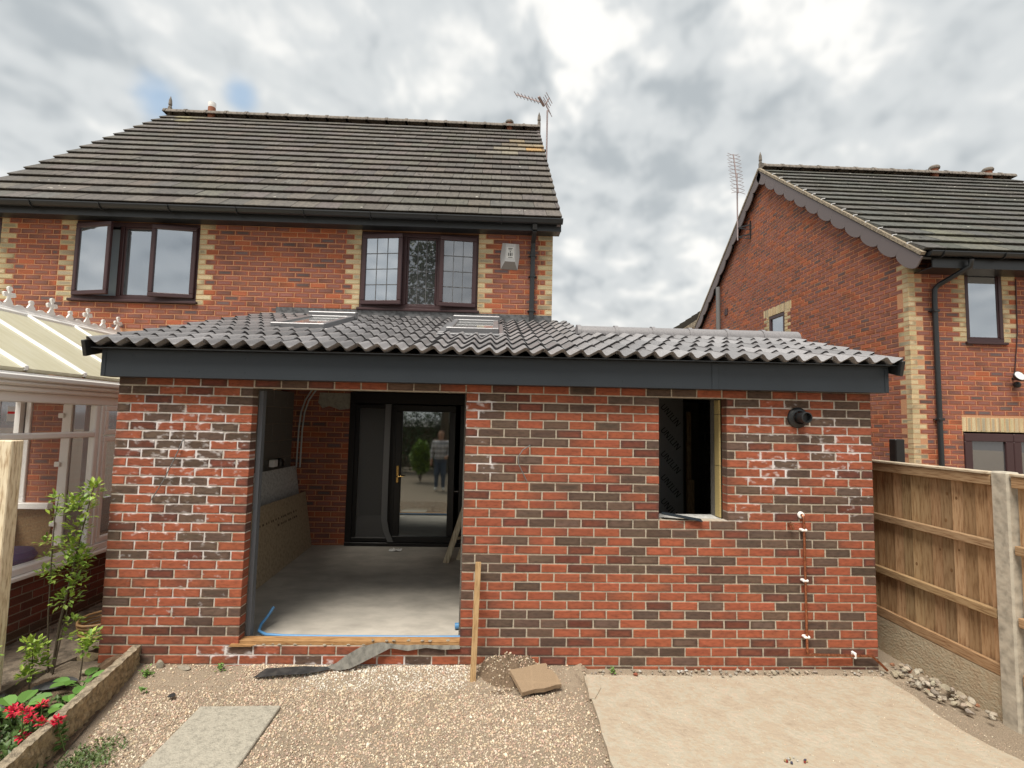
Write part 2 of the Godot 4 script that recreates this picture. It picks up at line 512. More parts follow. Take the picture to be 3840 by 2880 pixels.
# ---------------------------------------------------------------- sky and light
func make_sky() -> void:
	var cam := Camera3D.new()
	cam.name = "camera"
	add_child(cam)
	cam.position = CAM
	cam.rotation_degrees = Vector3(4.272, -2.116, 1.198)
	cam.fov = 73.74
	cam.near = 0.05
	cam.far = 400.0
	var w := 1024
	var h := 512
	var im := Image.create(w, h, false, Image.FORMAT_RGBF)
	var f1 := FastNoiseLite.new()
	f1.seed = 5; f1.noise_type = FastNoiseLite.TYPE_SIMPLEX_SMOOTH; f1.frequency = 1.0; f1.fractal_octaves = 6; f1.fractal_gain = 0.6
	var f2 := FastNoiseLite.new()
	f2.seed = 29; f2.noise_type = FastNoiseLite.TYPE_SIMPLEX_SMOOTH; f2.frequency = 0.45; f2.fractal_octaves = 3
	var bright := [[Vector3(0.123, 0.629, -0.767), 0.12, 0.55], [Vector3(0.16, 0.60, -0.77), 0.07, 0.35], [Vector3(0.45, 0.586, -0.676), 0.07, 0.35], [Vector3(0.5, 0.559, -0.666), 0.05, 0.35], [Vector3(0.36, 0.6, -0.71), 0.05, 0.3], [Vector3(0.14, 0.53, -0.84), 0.04, 0.2], [Vector3(0.39, 0.33, -0.86), 0.06, 0.25]]
	var dim := [[Vector3(0.319, 0.522, -0.791), 0.16, 0.2], [Vector3(0.295, 0.446, -0.834), 0.12, 0.18], [Vector3(-0.62, 0.37, -0.692), 0.15, 0.12], [Vector3(0.0, 0.56, -0.83), 0.09, 0.1]]
	var blue := [[Vector3(-0.5, 0.459, -0.735), 0.028], [Vector3(-0.40, 0.495, -0.771), 0.022], [Vector3(-0.37, 0.46, -0.80), 0.016], [Vector3(0.60, 0.57, -0.56), 0.025]]
	for y in h:
		var el := PI * (0.5 - (y + 0.5) / h)
		for x in w:
			var az := TAU * (x + 0.5) / w
			var d := Vector3(sin(az) * cos(el), sin(el), -cos(az) * cos(el))
			var up := maxf(d.y, 0.0)
			var s := 1.0 / (up + 0.16)
			var p := Vector3(d.x * s * 4.8 + d.z * s * 0.4, up * 2.6, d.z * s * 4.0)
			var warp := f2.get_noise_3dv(p * 1.4) * 0.3
			var a := f1.get_noise_3dv(p * 0.95 + Vector3(warp, warp, -warp))
			var b := f2.get_noise_3dv(p * 0.5 + Vector3(7, 3, 1))
			var k := 0.58 + a * 0.66 + b * 0.25
			for q in bright:
				var g: float = (d - q[0]).length_squared() / (q[1] * q[1])
				if g < 6.0: k += q[2] * exp(-g) * (0.65 + a)
			for q in dim:
				var g: float = (d - q[0]).length_squared() / (q[1] * q[1])
				if g < 6.0: k -= q[2] * exp(-g)
			k = clampf(k, 0.0, 1.25)
			var cc := Color(0.47, 0.51, 0.535).lerp(Color(0.69, 0.718, 0.727), smoothstep(0.12, 0.6, k)).lerp(Color(1.0, 0.99, 0.955), smoothstep(0.58, 1.05, k))
			var low := smoothstep(0.3, 0.0, up)
			cc = cc.lerp(Color(0.82, 0.815, 0.775), low * 0.65)
			for q in blue:
				var g: float = (d - q[0]).length() / q[1] + a * 0.8
				cc = cc.lerp(Color(0.36, 0.52, 0.72), smoothstep(1.5, 0.2, g) * 0.75)
			if d.y < 0.0: cc = Color(0.4, 0.37, 0.33)
			im.set_pixel(x, y, Color(cc.r * 0.335, cc.g * 0.335, cc.b * 0.335))
	var sky := Sky.new()
	var sm := PanoramaSkyMaterial.new()
	sm.panorama = ImageTexture.create_from_image(im)
	sky.sky_material = sm
	var e := Environment.new()
	e.background_mode = Environment.BG_SKY
	e.sky = sky
	e.tonemap_mode = Environment.TONE_MAPPER_LINEAR
	e.tonemap_exposure = 3.1
	e.sdfgi_enabled = true
	e.ssao_enabled = true
	e.ssil_enabled = true
	var we := WorldEnvironment.new()
	we.name = "world"
	we.environment = e
	add_child(we)
	var sun := DirectionalLight3D.new()
	sun.name = "sun"
	sun.light_energy = 0.5
	sun.light_angular_distance = 28.0
	sun.light_color = Color(1.0, 0.97, 0.92)
	sun.shadow_enabled = true
	add_child(sun)
	sun.look_at_from_position(Vector3(-3.5, 13, 5.8), Vector3.ZERO)


# ---------------------------------------------------------------- ground
func rock_mesh(seed_: int, size: Vector3, detail := 1, jag := 0.25) -> MB:
	var r := RandomNumberGenerator.new()
	r.seed = seed_
	var mb := MB.new()
	var t := (1.0 + sqrt(5.0)) / 2.0
	var vs := [Vector3(-1, t, 0), Vector3(1, t, 0), Vector3(-1, -t, 0), Vector3(1, -t, 0), Vector3(0, -1, t), Vector3(0, 1, t), Vector3(0, -1, -t), Vector3(0, 1, -t), Vector3(t, 0, -1), Vector3(t, 0, 1), Vector3(-t, 0, -1), Vector3(-t, 0, 1)]
	var fs := [[0, 11, 5], [0, 5, 1], [0, 1, 7], [0, 7, 10], [0, 10, 11], [1, 5, 9], [5, 11, 4], [11, 10, 2], [10, 7, 6], [7, 1, 8], [3, 9, 4], [3, 4, 2], [3, 2, 6], [3, 6, 8], [3, 8, 9], [4, 9, 5], [2, 4, 11], [6, 2, 10], [8, 6, 7], [9, 8, 1]]
	for i in vs.size(): vs[i] = vs[i].normalized()
	for k in detail:
		var mid := {}
		var nf := []
		for f in fs:
			var m := []
			for e in 3:
				var a: int = f[e]; var b: int = f[(e + 1) % 3]
				var key := Vector2i(mini(a, b), maxi(a, b))
				if not mid.has(key):
					mid[key] = vs.size()
					vs.append(((vs[a] + vs[b]) / 2.0).normalized())
				m.append(mid[key])
			nf.append_array([[f[0], m[0], m[2]], [f[1], m[1], m[0]], [f[2], m[2], m[1]], [m[0], m[1], m[2]]])
		fs = nf
	# cut by random planes for flat broken faces
	var planes := []
	for i in 7: planes.append([Vector3(r.randfn(), r.randfn(), r.randfn()).normalized(), r.randf_range(0.5, 0.85)])
	for i in vs.size():
		var p: Vector3 = vs[i] * (1.0 + r.randf_range(-jag, jag) * 0.4)
		for pl in planes:
			var d := p.dot(pl[0])
			if d > pl[1]: p -= pl[0] * (d - pl[1])
		vs[i] = p * size / 2.0
	for f in fs: mb.tri(vs[f[0]], vs[f[1]], vs[f[2]])
	return mb

func heap_height(x: float, z: float) -> float:
	var q := pow((x - 3.36) / 0.36, 2.0) + pow((z - 0.02) / 0.24, 2.0)
	return maxf(0.0, 1.0 - q) * 0.15 + (heap_noise.get_noise_2d(x, z) * 0.05 + heap_noise.get_noise_2d(x * 4.0, z * 4.0) * 0.02) * exp(-q * 0.8) - 0.012

func make_ground() -> void:
	heap_noise.seed = 41
	heap_noise.frequency = 7.0
	var g := MB.new()
	# the yard: an uneven sheet of sandy grit, level far out
	var f := FastNoiseLite.new()
	f.seed = 3; f.frequency = 1.1; f.fractal_octaves = 3
	var height := func(x: float, z: float) -> float:
		if z < -0.1 or z > 4.0 or x < -2.0 or x > 6.7: return -0.03
		var y := f.get_noise_2d(x, z) * 0.014 - 0.008
		if x < 4.0: y += 0.05 * smoothstep(0.32, -0.02, z)
		if x > 3.9: y += 0.03 * smoothstep(0.14, -0.02, z)
		if x > 3.92 and z > 0.1: y = minf(y, -0.02)
		return y
	var xs := []
	var zs := []
	var x := -2.0
	while x <= 7.2: xs.append(x); x += 0.06
	var z := -0.12
	while z <= 4.0: zs.append(z); z += 0.06
	for i in xs.size() - 1:
		for j in zs.size() - 1:
			var a := Vector3(xs[i], height.call(xs[i], zs[j]), zs[j])
			var b := Vector3(xs[i], height.call(xs[i], zs[j + 1]), zs[j + 1])
			var d := Vector3(xs[i + 1], height.call(xs[i + 1], zs[j + 1]), zs[j + 1])
			var e := Vector3(xs[i + 1], height.call(xs[i + 1], zs[j]), zs[j])
			g.tri(a, b, d); g.tri(a, d, e)
	for r in [[-60, 60, -60, -0.12], [-60, 60, 4.0, 60], [-60, -2.0, -0.12, 4.0], [7.16, 60, -0.12, 4.0]]:
		g.quad(Vector3(r[0], -0.03, r[2]), Vector3(r[0], -0.03, r[3]), Vector3(r[1], -0.03, r[3]), Vector3(r[1], -0.03, r[2]))
	struct("ground", g, mats.gravel_bed)

	# loose gravel: tens of thousands of chips
	var chip := rock_mesh(4, Vector3(1.0, 0.7, 0.8), 0, 0.5)
	var mm := MultiMesh.new()
	mm.transform_format = MultiMesh.TRANSFORM_3D
	mm.use_colors = true
	mm.mesh = chip.mesh()
	var places := []
	var tones := [Color(0.58, 0.47, 0.33), Color(0.5, 0.39, 0.28), Color(0.64, 0.55, 0.41), Color(0.42, 0.31, 0.22), Color(0.52, 0.37, 0.28), Color(0.7, 0.62, 0.48), Color(0.36, 0.27, 0.21), Color(0.54, 0.45, 0.35), Color(0.48, 0.35, 0.27)]
	var tries := 0
	while places.size() < 52000 and tries < 200000:
		tries += 1
		var px := rng.randf_range(0.25, 3.98)
		var pz := pow(rng.randf(), 1.25) * 2.9 + 0.0
		if px < 0.36 + 0.28 * clampf(pz, 0, 1.4): continue
		if px > 1.13 and px < 1.70 and pz > 0.56 and pz < 1.9: continue
		var dens := 1.0
		var dirt := f.get_noise_2d(px * 2.0 + 30.0, pz * 2.0)
		if pz < 0.3 and px < 1.2: dens = 0.25
		elif pz < 0.36 and px > 3.1: dens = 0.3
		if px > 3.6: dens *= clampf((4.0 - px) / 0.35, 0.08, 1.0)
		if dirt > 0.25: dens *= 0.6
		if rng.randf() > dens: continue
		var s := rng.randf_range(0.006, 0.018)
		if rng.randf() < 0.08: s *= rng.randf_range(1.3, 2.0)
		var bs := Basis.from_euler(Vector3(rng.randf() * TAU, rng.randf() * TAU, rng.randf() * TAU)).scaled(Vector3(s, s, s))
		var k := vary(tones[mini(int(rng.randf() * tones.size()), tones.size() - 1)], 0.25)
		if pz < 0.3 and px > 1.7 and px < 3.0 and rng.randf() < 0.4: k = Color(0.72, 0.68, 0.6)
		places.append([Transform3D(bs, Vector3(px, maxf(height.call(px, pz), heap_height(px, pz)) + s * 0.15, pz)), k])
	# grit strewn over the rim of the concrete pad and along the fence
	for i in 2600:
		var px := rng.randf_range(3.9, 6.9)
		var pz := 0.06 + absf(rng.randfn(0.0, 0.06))
		if i % 2: px = 6.5 + rng.randfn(0.0, 0.14); pz = rng.randf_range(0.0, 1.6)
		if i % 5 == 0: px = rng.randf_range(3.95, 6.4); pz = rng.randf_range(0.1, 1.5)
		if px > 6.92: continue
		var s := rng.randf_range(0.003, 0.009)
		var bs := Basis.from_euler(Vector3(rng.randf() * TAU, rng.randf() * TAU, 0)).scaled(Vector3(s, s, s))
		places.append([Transform3D(bs, Vector3(px, maxf(height.call(px, pz), 0.014 if px < 6.45 else -0.05) + s * 0.2, pz)), vary(tones[i % tones.size()], 0.2)])
	mm.instance_count = places.size()
	for i in places.size():
		mm.set_instance_transform(i, places[i][0])
		mm.set_instance_color(i, places[i][1])
	var gi := MultiMeshInstance3D.new()
	gi.multimesh = mm
	gi.material_override = mats.stones
	gi.name = "gravel"
	add_child(gi)
	tag(gi, "loose fawn gravel strewn before the new brick wall", "gravel", "", "stuff")

	# concrete pad with a worn edge
	var pad := MB.new()
	var edge := PackedVector2Array()
	for i in 30:
		var t := i / 29.0
		edge.append(Vector2(3.955 - 0.075 * t + rng.randf_range(-0.008, 0.008), -(0.075 + t * 3.9)))
	edge.append(Vector2(6.9, -3.97))
	for i in 24:
		var t := i / 23.0
		edge.append(Vector2(lerpf(6.56, 6.42, t) + 0.04 * sin(t * 9.0) + rng.randf_range(-0.01, 0.01), -lerpf(1.6, 0.1, t)))
	for i in 40:
		var t := i / 39.0
		edge.append(Vector2(lerpf(6.4, 4.0, t), -(0.085 + rng.randf_range(-0.008, 0.012))))
	pad.xf = Transform3D(Basis(Vector3.RIGHT, Vector3.FORWARD, Vector3.UP), Vector3.ZERO)
	pad.plate(edge, -0.05, 0.014)
	struct("concrete_pad", pad, mats.concrete_pad)
	# low lip of old concrete along the pad's edge
	var lip := MB.new()
	lip.xf = Transform3D(Basis(Vector3.RIGHT, Vector3.FORWARD, Vector3.UP), Vector3.ZERO)
	lip.plate(PackedVector2Array([Vector2(3.97, -0.09), Vector2(3.93, -0.45), Vector2(3.97, -0.46), Vector2(4.05, -0.3), Vector2(4.075, -0.1)]), 0.014, 0.022)
	struct("concrete_patch", lip, mats.concrete_pad)

	# side path by the conservatory and the planting bed
	var path := MB.new()
	path.xf = pad.xf
	path.plate(PackedVector2Array([Vector2(-0.99, 3.0), Vector2(-0.99, -3.0), Vector2(-0.34, -3.0), Vector2(-0.34, -0.2), Vector2(-0.25, 0.1), Vector2(-0.21, 0.3), Vector2(-0.19, 0.6), Vector2(-0.15, 3.0)]), -0.06, 0.055)
	struct("path", path, mats.concrete_path)
	var bed := MB.new()
	var fn := func(px: float, pz: float) -> float: return f.get_noise_2d(px * 2.2 - 20, pz * 2.2) * 0.03 - 0.005
	for i in 24:
		for j in 40:
			var a := Vector2(lerpf(-0.36, 0.66, i / 24.0), lerpf(-0.4, 2.2, j / 40.0))
			var b := Vector2(lerpf(-0.36, 0.66, (i + 1) / 24.0), lerpf(-0.4, 2.2, (j + 1) / 40.0))
			var bend := func(q: Vector2) -> Vector3:
				var lim := 0.30 + 0.28 * clampf(q.y, -0.3, 2.0)
				var qx := lerpf(-0.36, lim, (q.x + 0.36) / 1.02)
				return Vector3(qx, fn.call(qx, q.y) + 0.012, q.y)
			bed.quad(bend.call(Vector2(a.x, a.y)), bend.call(Vector2(a.x, b.y)), bend.call(Vector2(b.x, b.y)), bend.call(Vector2(b.x, a.y)))
	struct("soil_bed", bed, mats.soil)


# ---------------------------------------------------------------- the new extension
func efflorescence() -> Array:
	var w := 1100
	var h := 416
	var im := Image.create(w, h, false, Image.FORMAT_L8)
	var jm := Image.create(w, h, false, Image.FORMAT_L8)
	var f := FastNoiseLite.new()
	f.seed = 77; f.noise_type = FastNoiseLite.TYPE_SIMPLEX_SMOOTH; f.frequency = 9.0; f.fractal_octaves = 5
	# [u, v, radius u, radius v, strength]
	var blobs := [[0.55, 1.75, 0.65, 0.5, 0.62], [0.62, 1.7, 0.25, 0.25, 0.25], [0.5, 1.25, 0.6, 0.3, 0.5], [0.75, 0.95, 0.35, 0.2, 0.45], [0.35, 1.0, 0.4, 0.3, 0.35], [0.6, 0.55, 0.4, 0.2, 0.4], [1.05, 0.14, 0.3, 0.06, 0.7], [1.9, 0.06, 0.9, 0.06, 0.62], [2.3, 0.03, 0.5, 0.05, 0.6],
		[3.05, 2.2, 0.12, 0.12, 0.7], [3.0, 2.0, 0.1, 0.2, 0.4], [3.1, 1.72, 0.14, 0.1, 0.55], [5.62, 1.75, 0.24, 0.12, 0.75], [5.55, 1.62, 0.18, 0.09, 0.6], [5.75, 1.55, 0.3, 0.1, 0.35], [6.2, 1.9, 0.28, 0.2, 0.58], [6.2, 1.72, 0.25, 0.12, 0.55], [5.55, 2.1, 0.3, 0.2, 0.45], [5.9, 2.28, 0.4, 0.06, 0.4], [6.05, 2.1, 0.3, 0.15, 0.4], [5.4, 1.36, 0.3, 0.12, 0.4], [6.35, 1.45, 0.2, 0.3, 0.35]]
	for y in h:
		var v := 2.5 * (1.0 - (y + 0.5) / h)
		var kv := (WALL_TOP - v) / CO
		var row := ceili(kv)
		var dv := absf(kv - roundf(kv)) * CO
		for x in w:
			var u := 6.6 * (x + 0.5) / w
			var s := 0.0
			for b in blobs:
				var du: float = (u - b[0]) / b[2]
				var dd: float = (v - b[1]) / b[3]
				var q := du * du + dd * dd
				if q < 2.2: s = maxf(s, b[4] * (1.0 - q / 2.2))
			if s <= 0.02: continue
			var ph := u / 0.225 + (0.5 if row % 2 else 0.0)
			var du2 := absf(ph - roundf(ph)) * 0.225
			var near := exp(-minf(dv, du2) / 0.0055)
			var a := f.get_noise_2d(u, v * 1.7) * 0.6 + s * (0.46 + 1.15 * near) - 0.41
			im.set_pixel(x, y, grey(clampf(a * 2.4, 0.0, 0.85)))
			jm.set_pixel(x, y, grey(clampf(s * 1.7 - 0.3 + f.get_noise_2d(u * 0.6, v * 0.6) * 0.8, 0.0, 0.95)))
	return [ImageTexture.create_from_image(im), ImageTexture.create_from_image(jm)]

func make_extension() -> Node3D:
	var ex := thing("house_extension", "new single-storey red brick extension with open doorway under a low grey tiled roof", "extension", Vector3(3.25, 0, -1.5))
	var white := Image.create(4, 4, false, Image.FORMAT_RGBA8)
	white.fill(Color(0.88, 0.86, 0.86))
	var wt := ImageTexture.create_from_image(white)
	var mask := efflorescence()
	for k in ["brick_new", "mortar_new"]:
		var m := StandardMaterial3D.new()
		m.resource_name = k
		m.roughness = 0.92
		m.vertex_color_use_as_albedo = true
		m.albedo_texture = noise_tex("face", 0.09, 4, [[0.0, grey(0.74)], [0.5, grey(0.93)], [1.0, grey(1.0)]], 1024)
		m.heightmap_enabled = true
		m.heightmap_texture = texs.face
		m.heightmap_scale = 0.25
		m.detail_enabled = true
		m.detail_albedo = wt
		m.detail_mask = mask[0] if k == "brick_new" else mask[1]
		mats[k] = m
	var W := 29 * 0.225 - 0.01
	var front := MB.new()
	front.uv_scale = Vector2(1.0 / 6.6, -1.0 / 2.5); front.uv_off = Vector2(0, 1)
	front.col = Color(0.54, 0.47, 0.37)
	var list := []
	for k in 32:
		var v0 := WALL_TOP - k * CO
		var v1 := v0 + CO
		var holes := []
		if k >= 1 and k <= 28: holes.append([1.115, 2.925])
		if k >= 1 and k <= 14: holes.append([4.61, 5.21])
		var spans := cut([[0.0, W]], holes)
		for s in spans:
			front.box(Vector3(s[0] + 0.004, v0, -0.1025), Vector3(s[1] - 0.004, v1, -0.0045 - rng.randf() * 0.001))
		for b in lay_row(spans, -0.005 + (0.1125 if k % 2 else 0.0), v0, v1, k):
			var r := rng.randf()
			var a: Color
			var i: Color
			if r < 0.63:
				a = vary(Color(0.345, 0.098, 0.049), 0.17); i = vary(Color(0.37, 0.104, 0.052), 0.14)
			elif r < 0.88:
				a = vary(Color(0.122, 0.075, 0.054), 0.26); i = vary(Color(0.134, 0.086, 0.063), 0.26)
			else:
				a = vary(Color(0.12, 0.05, 0.036), 0.15); i = vary(Color(0.2, 0.062, 0.038), 0.2)
			list.append([b, a, i])
	var fw := put("front_wall", front, mats.mortar_new, ex)
	set_bricks(fw, Transform3D(), list, mats.brick_new, 300, 0.098, Vector2(6.6, 2.5))

	# inner leaf and the other outside walls
	var inner := MB.new()
	for r in [[0.0, 1.0, -0.2, 2.45], [2.9, 4.63, -0.2, 2.45], [5.19, W, -0.2, 2.45], [4.63, 5.19, -0.2, 1.25], [1.14, 2.9, 2.33, 2.45], [4.63, 5.19, 2.325, 2.45]]:
		inner.box(Vector3(r[0] + 0.002, r[2], -0.3), Vector3(r[1] - 0.002, r[3], -0.2))
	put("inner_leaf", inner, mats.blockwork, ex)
	var side := MB.new()
	side.box(Vector3(0.001, -0.2, -3.05), Vector3(0.1, 2.42, -0.103))
	side.box(Vector3(W - 0.1, -0.2, -3.05), Vector3(W - 0.001, 2.42, -0.103))
	side.box(Vector3(4.01, -0.2, -3.15), Vector3(W - 0.101, 2.6, -3.051))
	put("side_wall", side, mats.mortar_grey, ex)
	# course of bricks seen edge-on down the left and right flanks
	for sx in [0, 1]:
		var fl := []
		for k in 32:
			var v0 := WALL_TOP - k * CO
			for b in lay_row([[0.104, 3.0]], 0.1125 * (1 - k % 2), v0, v0 + CO, k):
				fl.append([b, vary(Color(0.25, 0.06, 0.03), 0.2), vary(Color(0.27, 0.062, 0.03), 0.2)])
		var xf := Transform3D(Basis(Vector3(0, 0, 1), Vector3.UP, Vector3(-1, 0, 0)), Vector3(-0.004, 0, -3.1)) if sx == 0 else Transform3D(Basis(Vector3(0, 0, -1), Vector3.UP, Vector3(1, 0, 0)), Vector3(W + 0.004, 0, 0))
		var mb := MB.new(); mb.xf = xf
		for e in fl: brick_shape(mb, e[0], e[1], e[2], 0.01)
		put("flank_brickwork", mb, mats.brick_old, ex).set_meta("kind", "stuff")
	# blockwork seen inside: left wall, right wall, coursed 225 mm
	var blocks := MB.new()
	for k in 10:
		for i in 8:
			var z0 := -3.04 + i * 0.45 - (0.225 if k % 2 else 0.0)
			var z1 := minf(z0 + 0.44, -0.31)
			if z1 - maxf(z0, -3.04) < 0.03: continue
			blocks.cbox(Vector3(0.2, 0.19 + k * 0.225, maxf(z0, -3.04)), Vector3(0.3, 0.19 + k * 0.225 + 0.215, z1), 0.004)
			blocks.cbox(Vector3(6.2, 0.19 + k * 0.225, maxf(z0, -3.04)), Vector3(6.3, 0.19 + k * 0.225 + 0.215, z1), 0.004)
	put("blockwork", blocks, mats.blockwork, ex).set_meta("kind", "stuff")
	var bm := MB.new()
	bm.box(Vector3(0.105, 0.0, -3.05), Vector3(0.292, 2.42, -0.302))
	bm.box(Vector3(6.208, 0.0, -3.05), Vector3(6.41, 2.42, -0.302))
	put("block_joints", bm, mats.mortar_grey, ex)
	# doorway reveals: cavity closer, grey post and the block edge behind it
	var post := MB.new()
	post.box(Vector3(1.122, 0.21, -0.165), Vector3(1.158, 2.3, -0.104))
	put("doorway_post", post, mats.closer_grey, ex)
	var rev := MB.new()
	for k in 10:
		rev.cbox(Vector3(0.9, 0.2 + k * 0.215, -0.303), Vector3(1.02 + 0.012 * (k % 2), 0.2 + k * 0.215 + 0.208, -0.198), 0.004)
	put("reveal_block", rev, mats.blockwork, ex)
	var lint := MB.new()
	lint.box(Vector3(1.0, 2.3215, -0.2), Vector3(3.05, 2.329, -0.103))
	put("lintel", lint, mats.steel, ex)
	# window reveal: strip of insulation and block beyond, inner sill
	var ins := MB.new()
	for r in [[1.27, 1.72], [1.725, 2.18], [2.185, 2.31]]:
		ins.box(Vector3(5.186, r[0], -0.198), Vector3(5.2, r[1], -0.104))
	put("insulation_strip", ins, mats.insulation, ex)
	var ws := MB.new()
	ws.box(Vector3(4.6, 1.25, -0.3), Vector3(5.2, 1.262, -0.104))
	put("window_bed", ws, mats.plasterboard_white, ex)

	# floor
	var fl2 := MB.new()
	fl2.quad(Vector3(0.3, 0.195, -0.12), Vector3(4.3, 0.195, -0.12), Vector3(4.3, 0.285, -3.05), Vector3(0.3, 0.285, -3.05))
	fl2.quad(Vector3(4.3, 0.195, -0.12), Vector3(6.3, 0.195, -0.12), Vector3(6.3, 0.285, -3.05), Vector3(4.3, 0.285, -3.05))
	fl2.quad(Vector3(1.115, 0.1, -0.12), Vector3(2.925, 0.1, -0.12), Vector3(2.925, 0.195, -0.12), Vector3(1.115, 0.195, -0.12))
	put("floor", fl2, mats.concrete_floor, ex)
	# room divider between the open room and the utility space
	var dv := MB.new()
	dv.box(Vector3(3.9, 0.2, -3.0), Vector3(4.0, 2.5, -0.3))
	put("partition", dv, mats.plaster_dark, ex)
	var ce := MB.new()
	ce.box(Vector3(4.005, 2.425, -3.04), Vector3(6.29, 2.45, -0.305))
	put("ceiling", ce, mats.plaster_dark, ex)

	# fascia boxed round the eaves, joint cover, screws
	var fa := MB.new()
	var fl_pts := [Vector3(-0.055, 2.381, 0.14), Vector3(6.575, 2.393, 0.14), Vector3(6.575, 2.62, 0.14), Vector3(-0.055, 2.60, 0.14)]
	fa.quad(fl_pts[0], fl_pts[1], fl_pts[2], fl_pts[3])
	var bk := Vector3(0, 0, -0.13)
	fa.quad(fl_pts[0] + bk, fl_pts[1] + bk, fl_pts[1], fl_pts[0])
	fa.quad(fl_pts[3], fl_pts[2], fl_pts[2] + bk, fl_pts[3] + bk)
	fa.quad(fl_pts[1], fl_pts[1] + bk, fl_pts[2] + bk, fl_pts[2])
	fa.quad(fl_pts[0] + bk, fl_pts[0], fl_pts[3], fl_pts[3] + bk)
	var fascia := put("fascia", fa, mats.fascia_grey, ex)
	var fj := MB.new()
	fj.cbox(Vector3(5.02, 2.388, 0.141), Vector3(5.075, 2.612, 0.146), 0.002)
	put("joint_cover", fj, mats.fascia_grey, fascia)
	for xx in [-0.053, 6.54]:
		var fe := MB.new()
		fe.cbox(Vector3(xx, 2.384 if xx < 0 else 2.395, 0.141), Vector3(xx + 0.034, 2.6, 0.1445), 0.0015)
		put("corner_cover", fe, mats.fascia_grey, fascia)
	for i in 15:
		for yy in [2.435, 2.55]:
			var sc := MB.new()
			sc.lathe([Vector2(0.005, 0), Vector2(0.004, 0.002), Vector2(0.0, 0.003)], Transform3D(Basis(Vector3.RIGHT, PI / 2), Vector3(0.2 + i * 0.45, yy + i * 0.0005, 0.14)), 8)
			put("screw", sc, mats.fascia_grey, fascia)
	# eaves drip strip
	var dr := MB.new()
	dr.bar(Vector3(-0.09, 2.605, 0.17), Vector3(6.62, 2.625, 0.17), 0.09, 0.006)
	put("eaves_strip", dr, mats.plastic_black, ex)

	# roof: deck, wavy tiles one by one, ridge, windows
	var rise := 0.282
	var cosr := 1.0 / sqrt(1.0 + rise * rise)
	var slope := Basis(Vector3.RIGHT, atan(rise))
	var eave := Vector3(-0.11, 2.632, 0.235)
	var deck := MB.new()
	var sky := [[0.72, 1.30], [2.62, 3.2]]
	var at := func(px: float, s: float, up: float) -> Vector3:
		return Vector3(px, eave.y, eave.z) + slope * Vector3(0, up, -s)
	# deck in strips that leave the roof windows open
	for r in [[-0.05, 0.76, 0.1, 3.4], [0.76, 1.26, 0.1, 1.5], [0.76, 1.26, 2.64, 3.4], [1.26, 2.66, 0.1, 3.4], [2.66, 3.16, 0.1, 1.5], [2.66, 3.16, 2.64, 3.4], [3.16, 4.1, 0.1, 3.4], [4.1, 6.58, 0.1, 1.78]]:
		deck.quad(at.call(r[0], r[2], -0.04), at.call(r[1], r[2], -0.04), at.call(r[1], r[3], -0.04), at.call(r[0], r[3], -0.04))
		deck.quad(at.call(r[0], r[3], -0.09), at.call(r[1], r[3], -0.09), at.call(r[1], r[2], -0.09), at.call(r[0], r[2], -0.09))
	# back slope behind the ridge, gable infill at the sides, side of the upper roof
	var rz := eave.z - 1.75 * cosr
	var ry := eave.y + 1.75 * cosr * rise
	deck.quad(Vector3(4.1, ry, rz), Vector3(6.6, ry, rz), Vector3(6.6, ry - 0.42, -3.1), Vector3(4.1, ry - 0.42, -3.1))
	for xx in [0.0, W]:
		deck.quad(Vector3(xx, 2.4, 0.0), Vector3(xx, 2.4, -3.05), Vector3(xx, 3.52 if xx < 1 else ry - 0.44, -3.05), Vector3(xx, 2.64, 0.0))
	deck.tri(Vector3(4.06, ry, rz), Vector3(4.06, ry - 0.42, -3.05), Vector3(4.06, 3.5, -3.05))
	var roof := put("roof", deck, mats.roof_board, ex)
	var tile := wavy_tile()
	var tms := []
	for k in 4:
		var t: StandardMaterial3D = mats.roof_tile_new.duplicate()
		t.albedo_color = Color(1, 1, 1) * (0.84 + 0.053 * k)
		t.albedo_color.a = 1.0
		tms.append(t)
	for row in 10:
		var cols := 22 if row < 5 else 14
		for c in cols:
			var px := eave.x + c * 0.306
			var s := row * 0.342
			# leave out the tiles that the roof windows replace
			var skip := false
			for w in sky:
				if px + 0.15 > w[0] - 0.02 and px + 0.15 < w[1] + 0.06 and row >= 4 and row <= 7: skip = true
			if skip: continue
			var o := MeshInstance3D.new()
			o.mesh = tile
			o.material_override = tms[rng.randi() % 4]
			hook(o, "tile", roof, at.call(px, s, 0.012) + Vector3(rng.randf_range(-0.003, 0.003), rng.randf_range(-0.003, 0.003), rng.randf_range(-0.006, 0.006)))
			o.basis = slope * Basis(Vector3.RIGHT, -0.055 + rng.randf_range(-0.01, 0.006)) * Basis(Vector3.UP, rng.randf_range(-0.008, 0.008))
